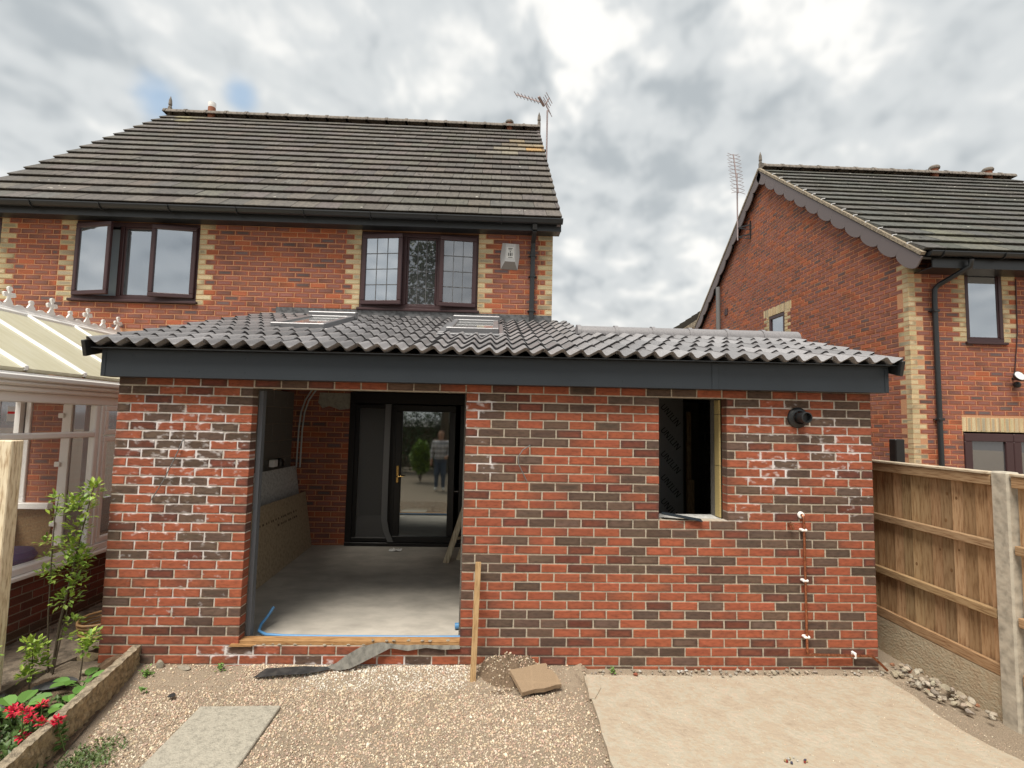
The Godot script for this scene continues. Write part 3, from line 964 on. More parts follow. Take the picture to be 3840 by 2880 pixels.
	for i in 6:
		var rt := MB.new()
		var n := 10
		var x0 := 4.12 + i * 0.435
		var x1 := x0 + 0.43
		for seg in n:
			var a0 := lerpf(-0.15, PI + 0.15, float(seg) / n)
			var a1 := lerpf(-0.15, PI + 0.15, float(seg + 1) / n)
			var ring := func(xx: float, a: float, rad: float) -> Vector3: return Vector3(xx, ry + 0.005 + sin(a) * rad, rz + cos(a) * rad * 1.15)
			for part in [[x0, x1, 0.1], [x0 - 0.012, x0 + 0.03, 0.112]]:
				rt.squad(ring.call(part[0], a1, part[2]), ring.call(part[0], a0, part[2]), ring.call(part[1], a0, part[2]), ring.call(part[1], a1, part[2]), Vector3(0, sin(a1), cos(a1)), Vector3(0, sin(a0), cos(a0)), Vector3(0, sin(a0), cos(a0)), Vector3(0, sin(a1), cos(a1)))
				rt.tri(Vector3(part[1], ry, rz), ring.call(part[1], a0, part[2]), ring.call(part[1], a1, part[2]))
				rt.tri(Vector3(part[0], ry, rz), ring.call(part[0], a1, part[2]), ring.call(part[0], a0, part[2]))
		for q in rt.c.size(): rt.c[q] = Color(0.28, 0.268, 0.276)
		put("ridge_tile", rt, mats.roof_tile_new, roof)
	# dry verge strips
	for vg in [[-0.125, 0.0, 3.42], [6.62, 0.0, 1.75]]:
		var mb := MB.new()
		mb.bar(at.call(vg[0], vg[1] - 0.02, -0.035), at.call(vg[0], vg[2], -0.035), 0.03, 0.13, slope * Vector3.UP, 0.004)
		put("verge_cap", mb, mats.plastic_black, roof)
	for w in sky:
		var rw := thing("roof_window", "", "", at.call((w[0] + w[1]) / 2, 1.45, 0.05), "", roof)
		var fr := MB.new()
		var s0 := 1.46
		var s1 := 2.68
		for b in [[w[0], s0, w[1], s0 + 0.06], [w[0], s1 - 0.09, w[1], s1], [w[0], s0 + 0.061, w[0] + 0.065, s1 - 0.091], [w[1] - 0.065, s0 + 0.061, w[1], s1 - 0.091]]:
			var keep := fr.xf
			fr.xf = Transform3D(slope, Vector3(0, eave.y, eave.z))
			fr.cbox(Vector3(b[0], -0.05, -b[3]), Vector3(b[2], 0.075, -b[1]), 0.006)
			fr.xf = keep
		put("frame", fr, mats.skylight_frame, rw)
		var fs := MB.new()
		fs.xf = Transform3D(slope, Vector3(0, eave.y, eave.z))
		fs.cbox(Vector3(w[0] - 0.09, 0.0, -s0 + 0.002), Vector3(w[1] + 0.09, 0.02, -s0 + 0.14), 0.003)
		for e in [[w[0] - 0.1, w[0] - 0.002], [w[1] + 0.002, w[1] + 0.1]]:
			fs.cbox(Vector3(e[0], 0.0, -s1 - 0.05), Vector3(e[1], 0.022, -s0), 0.003)
		fs.cbox(Vector3(w[0] - 0.02, 0.03, -s1 - 0.11), Vector3(w[1] + 0.02, 0.12, -s1 + 0.0), 0.008)
		put("window_flashing", fs, mats.skylight_frame, rw)
		var pn := MB.new()
		pn.xf = Transform3D(slope, Vector3(0, eave.y, eave.z))
		pn.box(Vector3(w[0] + 0.06, 0.05, -s1 + 0.085), Vector3(w[1] - 0.06, 0.056, -s0 - 0.055))
		put("pane", pn, mats.glass_roof, rw)
	# lead flashing against the house
	var ld := MB.new()
	ld.bar(Vector3(-0.03, 3.615, HZ + 0.012), Vector3(3.99, 3.60, HZ + 0.012), 0.014, 0.12)
	ld.bar(Vector3(-0.02, 3.548, HZ + 0.07), Vector3(3.99, 3.535, HZ + 0.07), 0.13, 0.008, Vector3(0, 1, 0.28))
	put("flashing", ld, mats.lead, roof)
	return ex

# concrete interlocking tile of two waves; its own axes: x across, y out of the roof, -z up the slope
func wavy_tile() -> ArrayMesh:
	var mb := MB.new()
	var n := 20
	var h := func(t: float) -> float: return 0.0225 * (cos(t * TAU * 2.0) + 0.22 * sin(t * TAU * 4.0)) + 0.022
	var top := Color(0.36, 0.347, 0.356)
	var edge := top
	var th := 0.031
	for i in n:
		var a := float(i) / n
		var b := float(i + 1) / n
		var xa := a * 0.31
		var xb := b * 0.31
		var ya: float = h.call(a)
		var yb: float = h.call(b)
		var na := Vector3(-(h.call(a + 0.01) - h.call(a - 0.01)) / 0.0062, 1, 0).normalized()
		var nb := Vector3(-(h.call(b + 0.01) - h.call(b - 0.01)) / 0.0062, 1, 0).normalized()
		mb.col = top
		mb.squad(Vector3(xa, ya, 0), Vector3(xb, yb, 0), Vector3(xb, yb, -0.41), Vector3(xa, ya, -0.41), na, nb, nb, na)
		mb.col = edge
		mb.quad(Vector3(xa, ya - th, -0.042), Vector3(xb, yb - th, -0.042), Vector3(xb, yb, 0), Vector3(xa, ya, 0))
		mb.squad(Vector3(xb, yb - th, -0.042), Vector3(xa, ya - th, -0.042), Vector3(xa, ya - th, -0.41), Vector3(xb, yb - th, -0.41), -nb, -na, -na, -nb)
	var e0: float = h.call(0.0)
	mb.quad(Vector3(0, e0 - th, -0.41), Vector3(0, e0 - th, 0), Vector3(0, e0, 0), Vector3(0, e0, -0.41))
	mb.quad(Vector3(0.31, e0 - th, 0), Vector3(0.31, e0 - th, -0.41), Vector3(0.31, e0, -0.41), Vector3(0.31, e0, 0))
	return mb.mesh()


# ---------------------------------------------------------------- old houses
# flat interlocking tiles laid half-bond between an eaves line and a ridge line, both along x
func tiled_slope(parent: Node, x0: float, x1: float, eave: Vector2, ridge: Vector2, rows: int, width: float, single: int, tone: Color, lichen: Array) -> void:
	var dir := Vector3(0, ridge.y - eave.y, ridge.x - eave.x)
	var length := dir.length()
	var zax := -dir.normalized()
	var yax := zax.cross(Vector3.RIGHT)
	var bs := Basis(Vector3.RIGHT, yax, zax)
	var gauge := length / rows
	var rest := MB.new()
	var jobs := []
	for r in rows:
		var x := x0 - (width * 0.5 if r % 2 else 0.0)
		while x < x1 - 0.02:
			var a := maxf(x, x0)
			var b := minf(x + width, x1)
			if b - a > 0.03: jobs.append([r, a, b])
			x += width
	for i in jobs.size():
		var j: Array = jobs[i]
		var mb := MB.new() if i < single else rest
		var s: float = j[0] * gauge
		var k := vary(tone, 0.2)
		for l in lichen:
			var d := Vector2((j[1] + j[2]) / 2 - l[0], s - l[1]).length()
			if d < l[2]: k = k.lerp(l[3], rng.randf_range(0.1, 0.55))
		mb.xf = Transform3D(bs * Basis(Vector3.RIGHT, -0.115), Vector3(0, eave.y, eave.x) - zax * s + yax * (0.04 + rng.randf_range(-0.002, 0.002)))
		mb.col = k
		var l0 := Vector3(j[1] + 0.003, -0.058, -gauge - 0.05)
		var h0 := Vector3(j[2] - 0.003, 0.0, 0.0)
		mb.quad(Vector3(l0.x, h0.y, -0.006), Vector3(h0.x, h0.y, -0.006), Vector3(h0.x, h0.y, l0.z), Vector3(l0.x, h0.y, l0.z))
		mb.quad(Vector3(l0.x, h0.y - 0.006, 0), Vector3(h0.x, h0.y - 0.006, 0), Vector3(h0.x, h0.y, -0.006), Vector3(l0.x, h0.y, -0.006))
		# the nose is undercut, so that it looks down on the course below
		mb.quad(Vector3(l0.x, l0.y, -0.05), Vector3(h0.x, l0.y, -0.05), Vector3(h0.x, h0.y - 0.006, 0), Vector3(l0.x, h0.y - 0.006, 0))
		mb.quad(Vector3(h0.x, l0.y, l0.z), Vector3(h0.x, l0.y, -0.05), Vector3(l0.x, l0.y, -0.05), Vector3(l0.x, l0.y, l0.z))
		mb.quad(Vector3(h0.x, l0.y, -0.05), Vector3(h0.x, l0.y, l0.z), Vector3(h0.x, h0.y, l0.z), Vector3(h0.x, h0.y - 0.006, 0))
		mb.quad(Vector3(l0.x, l0.y, l0.z), Vector3(l0.x, l0.y, -0.05), Vector3(l0.x, h0.y - 0.006, 0), Vector3(l0.x, h0.y, l0.z))
		if i < single: put("tile", mb, mats.roof_tile_old, parent)
	if rest.v.size(): put("tiling", rest, mats.roof_tile_old, parent).set_meta("kind", "stuff")
	# pale lichen dots and dark moss tufts lying on the tiles
	var dots := MB.new()
	for i in 70:
		var px := rng.randf_range(x0 + 0.2, x1 - 0.1)
		var row := int(pow(rng.randf(), 1.4) * rows)
		var s := row * gauge + rng.randf_range(0.02, gauge - 0.05)
		dots.xf = Transform3D(bs * Basis(Vector3.RIGHT, -0.115), Vector3(0, eave.y, eave.x) - zax * (row * gauge) + yax * 0.04)
		dots.col = Color(0.62, 0.6, 0.53) if rng.randf() < 0.55 else Color(0.02, 0.018, 0.014)
		var rr := rng.randf_range(0.008, 0.026)
		var pts := PackedVector3Array()
		for q in 7:
			var an := TAU * q / 7.0
			pts.append(Vector3(px + cos(an) * rr * rng.randf_range(0.7, 1.3), 0.001, -(s - row * gauge) - sin(an) * rr * rng.randf_range(0.7, 1.3)))
		for q in 7: dots.tri(Vector3(px, 0.006, -(s - row * gauge)), pts[q], pts[(q + 1) % 7])
	put("lichen", dots, mats.rubble, parent).set_meta("kind", "stuff")

func ridge_run(parent: Node, x0: float, x1: float, y: float, z: float) -> void:
	var x := x0
	while x < x1 - 0.1:
		var e := minf(x + 0.45, x1)
		var mb := MB.new()
		var n := 8
		for part in [[x, e, 0.115], [x - 0.025, x + 0.03, 0.127]]:
			for k in n:
				var a0 := PI * k / n
				var a1 := PI * (k + 1) / n
				var n0 := Vector3(0, sin(a0), cos(a0))
				var n1 := Vector3(0, sin(a1), cos(a1))
				var p := func(xx: float, nn: Vector3, rr: float) -> Vector3: return Vector3(xx, y - 0.03 + nn.y * rr, z + nn.z * rr * 1.2)
				mb.squad(p.call(part[0], n1, part[2]), p.call(part[0], n0, part[2]), p.call(part[1], n0, part[2]), p.call(part[1], n1, part[2]), n1, n0, n0, n1)
				mb.tri(Vector3(part[1], y - 0.03, z), p.call(part[1], n0, part[2]), p.call(part[1], n1, part[2]))
				mb.tri(Vector3(part[0], y - 0.03, z), p.call(part[0], n1, part[2]), p.call(part[0], n0, part[2]))
		put("ridge_tile", mb, mats.ridge_old, parent)
		x += 0.45

func gutter_run(parent: Node, x0: float, x1: float, y: float, z: float) -> void:
	var g := MB.new()
	var n := 8
	var p := func(xx: float, a: float, r: float) -> Vector3: return Vector3(xx, y - sin(a) * r, z + cos(a) * r)
	for k in n:
		var a0 := PI * k / n
		var a1 := PI * (k + 1) / n
		for rr in [[0.062, 1.0], [0.058, -1.0]]:
			var n0: Vector3 = Vector3(0, -sin(a0), cos(a0)) * rr[1]
			var n1: Vector3 = Vector3(0, -sin(a1), cos(a1)) * rr[1]
			g.squad(p.call(x0, a1, rr[0]), p.call(x1, a1, rr[0]), p.call(x1, a0, rr[0]), p.call(x0, a0, rr[0]), n1, n1, n0, n0)
		g.tri(Vector3(x0, y, z), p.call(x0, a1, 0.062), p.call(x0, a0, 0.062))
		g.tri(Vector3(x1, y, z), p.call(x1, a0, 0.062), p.call(x1, a1, 0.062))
	g.box(Vector3(x0, y - 0.012, z + 0.06), Vector3(x1, y + 0.004, z + 0.068))
	var gu := put("gutter", g, mats.plastic_black, parent)
	var x := x0 + 0.18
	while x < x1:
		var b := MB.new()
		var arc := []
		for k in 9: arc.append(p.call(x, PI * k / 8.0, 0.064))
		for k in 8: b.bar(arc[k], arc[k + 1], 0.035, 0.012, Vector3.RIGHT)
		put("bracket", b, mats.plastic_black, gu)
		x += 0.93

func pipe_part(called: String, path: Array, r: float, m: Material, parent: Node, collars := [], square := false) -> void:
	var mb := MB.new()
	if square:
		for i in path.size() - 1: mb.bar(path[i], path[i + 1], r * 2, r * 2, Vector3(0, 0, 1), 0.006)
	else:
		mb.tube(path, r, 14)
	var o := put(called, mb, m, parent)
	for c in collars:
		var k := MB.new()
		k.cbox(c - Vector3(r + 0.008, 0.02, r + 0.008), c + Vector3(r + 0.008, 0.02, r + 0.008), 0.006)
		k.cbox(c - Vector3(r + 0.03, 0.008, r + 0.02), c + Vector3(r + 0.03, 0.008, -r * 0.2), 0.003)
		put("clip", k, m, o)

# a framed light in local xy from (0,0) to (w,h), z forward; frame bars and pane go under parent
func sash(parent: Node, called: String, xf: Transform3D, w: float, h: float, bar_w: float, deep: float, fm: Material, gm: Material, bars := Vector2i.ZERO) -> void:
	var mb := MB.new()
	mb.xf = xf
	mb.cbox(Vector3(0, 0, -deep / 2), Vector3(w, bar_w, deep / 2), 0.008)
	mb.cbox(Vector3(0, h - bar_w, -deep / 2), Vector3(w, h, deep / 2), 0.008)
	mb.cbox(Vector3(0, bar_w + 0.0005, -deep / 2 + 0.0007), Vector3(bar_w, h - bar_w - 0.0005, deep / 2 - 0.0007), 0.008)
	mb.cbox(Vector3(w - bar_w, bar_w + 0.0005, -deep / 2 + 0.0007), Vector3(w, h - bar_w - 0.0005, deep / 2 - 0.0007), 0.008)
	put(called, mb, fm, parent)
	var g := MB.new()
	g.xf = xf
	g.box(Vector3(bar_w - 0.004, bar_w - 0.004, -0.006), Vector3(w - bar_w + 0.004, h - bar_w + 0.004, 0.0))
	put("pane", g, gm, parent)
	if bars != Vector2i.ZERO:
		var l := MB.new()
		l.xf = xf
		for i in range(1, bars.x):
			var x := lerpf(bar_w, w - bar_w, float(i) / bars.x)
			l.box(Vector3(x - 0.005, bar_w, 0.0015), Vector3(x + 0.005, h - bar_w, 0.005))
		for i in range(1, bars.y):
			var y := lerpf(bar_w, h - bar_w, float(i) / bars.y)
			l.box(Vector3(bar_w, y - 0.005, 0.0022), Vector3(w - bar_w, y + 0.005, 0.0057))
		put("lead_bar", l, mats.lead, parent)

func brown_window(parent: Node, x0: float, x1: float, y0: float, y1: float, z: float, splits: Array, opens: Array, bars: Vector2i, panes: Array) -> Node3D:
	var wn := thing("window", "", "", Vector3((x0 + x1) / 2, y0, z), "", parent)
	var f := MB.new()
	var fz := z - 0.03
	f.cbox(Vector3(x0, y0 + 0.03, fz - 0.04), Vector3(x1, y0 + 0.085, fz + 0.03), 0.006)
	f.cbox(Vector3(x0, y1 - 0.06, fz - 0.04), Vector3(x1, y1, fz + 0.03), 0.006)
	for x in [x0, x1 - 0.055]: f.cbox(Vector3(x, y0 + 0.0855, fz - 0.039), Vector3(x + 0.055, y1 - 0.0605, fz + 0.029), 0.006)
	for s in splits: f.cbox(Vector3(s - 0.03, y0 + 0.0855, fz - 0.039), Vector3(s + 0.03, y1 - 0.0605, fz + 0.029), 0.006)
	put("frame", f, mats.frame_brown, wn)
	var sl := MB.new()
	sl.cbox(Vector3(x0 - 0.03, y0 - 0.008, z - 0.06), Vector3(x1 + 0.03, y0 + 0.029, z + 0.045), 0.007)
	put("sill", sl, mats.frame_brown, wn)
	var edges := [x0 + 0.025]
	for s in splits: edges.append(s)
	edges.append(x1 - 0.025)
	for i in edges.size() - 1:
		var a: float = edges[i] + (0.01 if i > 0 else 0.0)
		var b: float = edges[i + 1] - (0.01 if i < edges.size() - 2 else 0.0)
		var h := y1 - y0 - 0.12
		var ang: float = opens[i]
		if ang > 0.0: # hinged on the left
			sash(wn, "casement", Transform3D(Basis(Vector3.UP, -ang), Vector3(a, y0 + 0.07, z + 0.015)), b - a, h, 0.062, 0.05, mats.frame_brown, panes[i], bars)
		elif ang < 0.0: # hinged on the right
			var bs := Basis(Vector3.UP, -ang)
			sash(wn, "casement", Transform3D(bs, Vector3(b, y0 + 0.07, z + 0.015) + bs * Vector3(-(b - a), 0, 0)), b - a, h, 0.062, 0.05, mats.frame_brown, panes[i], bars)
		else:
			sash(wn, "fixed_light", Transform3D(Basis(), Vector3(a + 0.02, y0 + 0.08, fz)), b - a - 0.04, h - 0.02, 0.03, 0.03, mats.frame_brown, panes[i], bars)
	return wn

func mortar_sheet(xf: Transform3D, u0: float, u1: float, v0: float, v1: float, c: float, holes: Array, limit, thick := 0.22) -> MB:
	var mb := MB.new()
	mb.xf = xf
	var rows := int(round((v1 - v0) / c))
	for k in rows:
		var a := v0 + k * c
		var span := [u0, u1]
		if limit != null: span = limit.call(a + c)
		if span[1] - span[0] < 0.05: continue
		var blocked := []
		for h in holes:
			if a + c * 0.5 > h[2] and a + c * 0.5 < h[3]: blocked.append([h[0], h[1]])
		for s in cut([span], blocked):
			mb.box(Vector3(s[0] + 0.001, a, -thick), Vector3(s[1] - 0.001, a + c, -0.0045))
	return mb

func yagi(called: String, label: String, boom0: Vector3, boom1: Vector3, mast: Array, elements: int, ewidth: float, vertical: bool, bracket: Array) -> void:
	var t := thing(called, label, "aerial", mast[0])
	pipe_part("mast", mast, 0.018, mats.aerial_metal, t)
	var b := MB.new()
	b.bar(boom0, boom1, 0.024, 0.024)
	put("boom", b, mats.aerial_metal, t)
	var ax := (boom1 - boom0).normalized()
	var across := Vector3.UP.cross(ax).normalized()
	for i in elements:
		var p := boom0.lerp(boom1, float(i) / (elements - 1) * 0.97)
		var el := MB.new()
		if vertical:
			# bent X-shaped directors
			for s in [-1.0, 1.0]:
				el.bar(p, p + across * s * ewidth * 0.5 + ax * 0.05, 0.009, 0.009)
				el.bar(p + ax * 0.03, p + across * s * ewidth * 0.42 - ax * 0.03, 0.008, 0.008)
		else:
			el.bar(p - across * ewidth * 0.5, p + across * ewidth * 0.5, 0.01, 0.01)
		put("element", el, mats.aerial_metal, t)
	if not vertical:
		var d := MB.new()
		d.bar(boom1 - across * 0.17 + Vector3(0, 0.02, 0), boom1 + across * 0.17 + Vector3(0, 0.02, 0), 0.06, 0.05, Vector3.UP, 0.015)
		put("dipole", d, mats.aerial_metal, t)
		for s in [-1.0, 1.0]:
			var rf := MB.new()
			rf.bar(boom1 + ax * 0.12 + Vector3(0, 0.0, 0), boom1 + ax * 0.2 + Vector3(0, s * 0.16, 0), 0.02, 0.02)
			for q in 3: rf.bar(boom1 + ax * (0.13 + q * 0.035) + Vector3(0, s * (0.03 + q * 0.06), 0) - across * 0.2, boom1 + ax * (0.13 + q * 0.035) + Vector3(0, s * (0.03 + q * 0.06), 0) + across * 0.2, 0.01, 0.01)
			put("reflector", rf, mats.aerial_metal, t)
	for br in bracket:
		var k := MB.new()
		k.bar(br[0], br[1], 0.025, 0.03)
		k.bar(br[1] - Vector3(0, 0.12, 0), br[1] + Vector3(0, 0.1, 0), 0.03, 0.012)
		k.bar(br[0], br[1] - Vector3(0, 0.12, 0), 0.015, 0.02)
		put("wall_bracket", k, mats.plastic_black, t)

func finial(parent: Node, at: Vector3, h: float) -> void:
	var mb := MB.new()
	mb.cbox(at + Vector3(-0.035, -0.25, -0.035), at + Vector3(0.035, h * 0.35, 0.035), 0.008)
	mb.lathe([Vector2(0.038, h * 0.35), Vector2(0.03, h * 0.42), Vector2(0.04, h * 0.5), Vector2(0.032, h * 0.75), Vector2(0.0, h)], Transform3D(Basis(), at), 8)
	put("finial", mb, mats.ridge_old, parent)

func vent_pot(parent: Node, at: Vector3, h: float, r: float, m: Material, cap: bool) -> void:
	var mb := MB.new()
	mb.lathe([Vector2(r, -0.1), Vector2(r, h * 0.7), Vector2(r * 0.95, h)], Transform3D(Basis(), at), 14)
	var o := put("ridge_vent", mb, m, parent)
	var k := MB.new()
	if cap: k.lathe([Vector2(r * 0.7, h * 0.62), Vector2(r * 1.35, h * 0.66), Vector2(r * 1.4, h * 0.85), Vector2(r * 1.15, h * 1.02), Vector2(0, h * 1.06)], Transform3D(Basis(), at), 14)
	else: k.lathe([Vector2(r * 0.9, h * 0.5), Vector2(r * 1.04, h * 1.005), Vector2(r * 1.04, h * 1.3), Vector2(r * 0.9, h * 1.32), Vector2(r * 0.85, h)], Transform3D(Basis(), at), 14)
	put("vent_cap", k, mats.ridge_old if cap else mats.white_plastic, o)

func make_house() -> void:
	var hs := thing("semi_detached_house", "red brick house with buff quoins and brown windows rising behind the new extension", "house", Vector3(-0.2, 0, -7.0))
	var c := 0.075
	var holes := [[-2.947, -1.19, 3.69, 4.87], [1.157, 2.89, 3.68, 4.86], [-4.36, -4.0, 3.69, 4.87], [1.12, 2.76, 0.28, 2.44], [-3.85, -3.33, 0.82, 2.33], [-2.92, -2.0, 0.1, 2.33]]
	var xf := Transform3D(Basis(), Vector3(0, 0, HZ))
	var wall := put("rear_wall", mortar_sheet(xf, -4.4, 4.0, 0.0, 4.95, c, holes, null), mats.mortar_old, hs)
	var quoins := [[-2.947, -1, 3.7, 4.9, 0], [-1.19, 1, 3.7, 4.9, 0], [1.157, -1, 3.7, 4.9, 0], [2.89, 1, 3.62, 4.9, 1], [4.0, -1, 3.0, 4.95, 0], [-4.0, 1, 3.7, 4.9, 1]]
	var list := old_wall(-4.4, 4.0, 0.0, 4.95, c, holes, quoins, null)
	list = list.filter(func(e):
		var u: float = (e[0][0] + e[0][1]) / 2
		var v: float = e[0][2]
		return v > 3.25 or (v < 2.45 and (u < -0.9 or (u > 0.15 and u < 1.2))))
	for e in list:
		if e[0][2] < 3.2: e.append(100.0)
	set_bricks(wall, xf, list, mats.brick_old)
	# shell: gable walls, front wall, floors, so that the rooms are dark
	var sh := MB.new()
	sh.box(Vector3(3.78, 0, -11.0), Vector3(3.995, 4.95, HZ - 0.2201))
	sh.box(Vector3(-4.398, 0, -11.0), Vector3(-4.2, 4.95, HZ - 0.2201))
	sh.box(Vector3(-4.398, 0, -11.2), Vector3(3.995, 4.95, -11.001))
	sh.box(Vector3(-4.19, 2.55, -10.99), Vector3(3.77, 2.7, HZ - 0.2201))
	sh.box(Vector3(-4.19, 4.9, -10.99), Vector3(3.77, 4.95, HZ - 0.2201))
	sh.box(Vector3(-4.19, 2.7, -6.0), Vector3(3.77, 4.9, -5.9))
	sh.box(Vector3(-0.6, 2.7, -5.9), Vector3(-0.5, 4.9, HZ - 0.2201))
	for xx in [-4.39, 3.985]:
		sh.tri(Vector3(xx, 4.95, -11.0), Vector3(xx, 4.95, -3.1), Vector3(xx, 8.75, -7.0))
	put("shell", sh, mats.interior, hs)
	# roof
	var rf := MB.new()
	rf.quad(Vector3(-4.36, 4.97, -2.8), Vector3(4.07, 4.97, -2.8), Vector3(4.07, 8.8, -7.0), Vector3(-4.36, 8.8, -7.0))
	rf.quad(Vector3(4.07, 4.9, -11.3), Vector3(-4.36, 4.9, -11.3), Vector3(-4.36, 8.8, -7.0), Vector3(4.07, 8.8, -7.0))
	rf.quad(Vector3(-4.36, 4.955, HZ), Vector3(4.07, 4.955, HZ), Vector3(4.07, 4.955, -2.8), Vector3(-4.36, 4.955, -2.8))
	var roof := put("roof", rf, mats.plastic_black, hs)
	tiled_slope(roof, -4.38, 4.09, Vector2(-2.72, 5.015), Vector2(-7.0, 8.86), 17, 0.33, 300, Color(0.128, 0.116, 0.104), [[3.6, 4.0, 0.45, Color(0.55, 0.42, 0.22)], [3.3, 3.6, 0.35, Color(0.5, 0.45, 0.33)], [3.95, 3.7, 0.2, Color(0.6, 0.3, 0.06)], [-3.7, 5.4, 0.4, Color(0.4, 0.36, 0.2)]])
	ridge_run(roof, -4.38, 4.09, 8.9, -7.0)
	finial(roof, Vector3(-4.33, 8.9, -7.0), 0.42)
	finial(roof, Vector3(4.08, 8.9, -7.0), 0.42)
	vent_pot(roof, Vector3(-3.4, 8.9, -7.0), 0.22, 0.08, mats.terracotta, false)
	vent_pot(roof, Vector3(3.39, 8.9, -7.0), 0.16, 0.07, mats.terracotta, true)
	var fb := MB.new()
	fb.box(Vector3(-4.38, 4.85, -2.82), Vector3(4.09, 5.01, -2.8))
	fb.box(Vector3(-4.38, 4.872, HZ + 0.006), Vector3(4.09, 4.885, -2.8201))
	put("eaves_board", fb, mats.plastic_black, roof)
	var vb := MB.new()
	vb.bar(Vector3(4.05, 4.9, -2.82), Vector3(4.05, 8.78, -7.0), 0.05, 0.16, Vector3(0, 1, 1))
	put("verge_board", vb, mats.bargeboard, roof)
	gutter_run(roof, -4.4, 4.1, 4.99, -2.725)
	pipe_part("downpipe", [Vector3(3.70, 4.93, -2.74), Vector3(3.70, 4.85, -2.76), Vector3(3.70, 4.75, -3.0), Vector3(3.70, 4.66, -3.02), Vector3(3.69, 3.5, -3.02)], 0.0325, mats.plastic_black, hs, [Vector3(3.695, 4.55, -3.02), Vector3(3.695, 3.72, -3.02), Vector3(3.7, 4.24, -3.02)], true)
	# windows
	var wl := brown_window(hs, -2.947, -1.19, 3.69, 4.865, HZ, [-2.30, -1.83], [0.24, 0.0, -0.12], Vector2i.ZERO, [mats.glass_bright, mats.glass_bright, mats.glass_bright])
	var cu := MB.new()
	cu.box(Vector3(-2.88, 3.78, HZ - 0.135), Vector3(-1.25, 4.8, HZ - 0.13))
	put("roller_blind", cu, mats.curtain, wl)
	for cx in [-2.02, -1.48]:
		var cd := MB.new()
		cd.xf = Transform3D(Basis(Vector3.RIGHT, -0.2), Vector3(cx, 3.79, HZ - 0.1))
		cd.box(Vector3(-0.09, 0, -0.003), Vector3(0.09, 0.1, 0))
		put("greeting_card", cd, mats.paper, wl)
	var wr := brown_window(hs, 1.157, 2.89, 3.675, 4.85, HZ, [1.80, 2.31], [0.15, 0.0, -0.1], Vector2i(3, 4), [mats.glass_bright, mats.glass_window, mats.glass_window])
	var bl := MB.new()
	for i in 52:
		var yy := 3.77 + i * 0.0198
		bl.quad(Vector3(1.22, yy, HZ - 0.13), Vector3(2.83, yy, HZ - 0.13), Vector3(2.83, yy + 0.007, HZ - 0.15), Vector3(1.22, yy + 0.007, HZ - 0.15))
	for xx in [1.4, 2.0, 2.6]: bl.box(Vector3(xx, 3.77, HZ - 0.141), Vector3(xx + 0.004, 4.8, HZ - 0.138))
	put("venetian_blind", bl, mats.blind, wr)
	brown_window(hs, -4.36, -4.0, 3.69, 4.865, HZ, [], [0.0], Vector2i.ZERO, [mats.glass_window])

	# patio door into the new room
	var pd := thing("patio_door", "", "", Vector3(1.94, 0.28, HZ), "", hs)
	var f := MB.new()
	f.cbox(Vector3(1.1, 2.3, HZ - 0.06), Vector3(2.78, 2.46, HZ + 0.03), 0.006)
	f.cbox(Vector3(1.1, 0.24, HZ - 0.06), Vector3(2.78, 0.335, HZ + 0.04), 0.006)
	f.cbox(Vector3(1.1, 0.3355, HZ - 0.059), Vector3(1.19, 2.2995, HZ + 0.029), 0.006)
	f.cbox(Vector3(2.69, 0.3355, HZ - 0.059), Vector3(2.78, 2.2995, HZ + 0.029), 0.006)
	f.cbox(Vector3(1.73, 0.3355, HZ - 0.05), Vector3(1.79, 2.2995, HZ + 0.02), 0.006)
	put("frame", f, mats.door_black, pd)
	sash(pd, "door_leaf", Transform3D(Basis(Vector3.UP, 0.0), Vector3(1.77, 0.34, HZ + 0.02)), 0.86, 1.95, 0.095, 0.05, mats.door_black, mats.glass_door)
	sash(pd, "side_light", Transform3D(Basis(), Vector3(1.185, 0.34, HZ - 0.01)), 0.55, 1.95, 0.06, 0.04, mats.door_black, mats.glass)
	var dc := MB.new()
	dc.box(Vector3(1.2, 0.36, HZ - 0.13), Vector3(1.74, 2.28, HZ - 0.12))
	put("dark_curtain", dc, mats.door_black, pd)
	var hd := MB.new()
	hd.cbox(Vector3(1.8, 1.18, HZ + 0.046), Vector3(1.838, 1.42, HZ + 0.058), 0.006)
	hd.tube([Vector3(1.82, 1.27, HZ + 0.056), Vector3(1.82, 1.27, HZ + 0.1), Vector3(1.84, 1.272, HZ + 0.11), Vector3(1.915, 1.272, HZ + 0.11)], 0.009, 8)
	put("handle", hd, mats.brass, pd)
	var st := MB.new()
	var prev := []
	for i in 14:
		var t := i / 13.0
		var x := 1.615 + (0.10 * pow(maxf(0, (t - 0.82) / 0.18), 2.0))
		var p := Vector3(x, 2.3 - t * 1.95, HZ + 0.05 + 0.03 * sin(t * 3.0))
		var cur := [p, p + Vector3(0.085, 0, 0.008)]
		if prev: st.quad(cur[0], cur[1], prev[1], prev[0])
		prev = cur
	put("loose_trim_strip", st, mats.cable_grey, pd)
	# rooms behind the conservatory: white window, white door, rendered panel under the sill
	var cw := thing("window", "", "", Vector3(-3.6, 0.82, HZ), "", hs)
	sash(cw, "frame", Transform3D(Basis(), Vector3(-3.85, 0.82, HZ)), 0.52, 1.5, 0.07, 0.06, mats.white_plastic, mats.glass_window)
	var cd2 := thing("back_door", "", "", Vector3(-2.46, 0.1, HZ), "", hs)
	sash(cd2, "door_leaf", Transform3D(Basis(), Vector3(-2.9, 0.1, HZ)), 0.88, 2.22, 0.13, 0.06, mats.white_plastic, mats.glass_window)
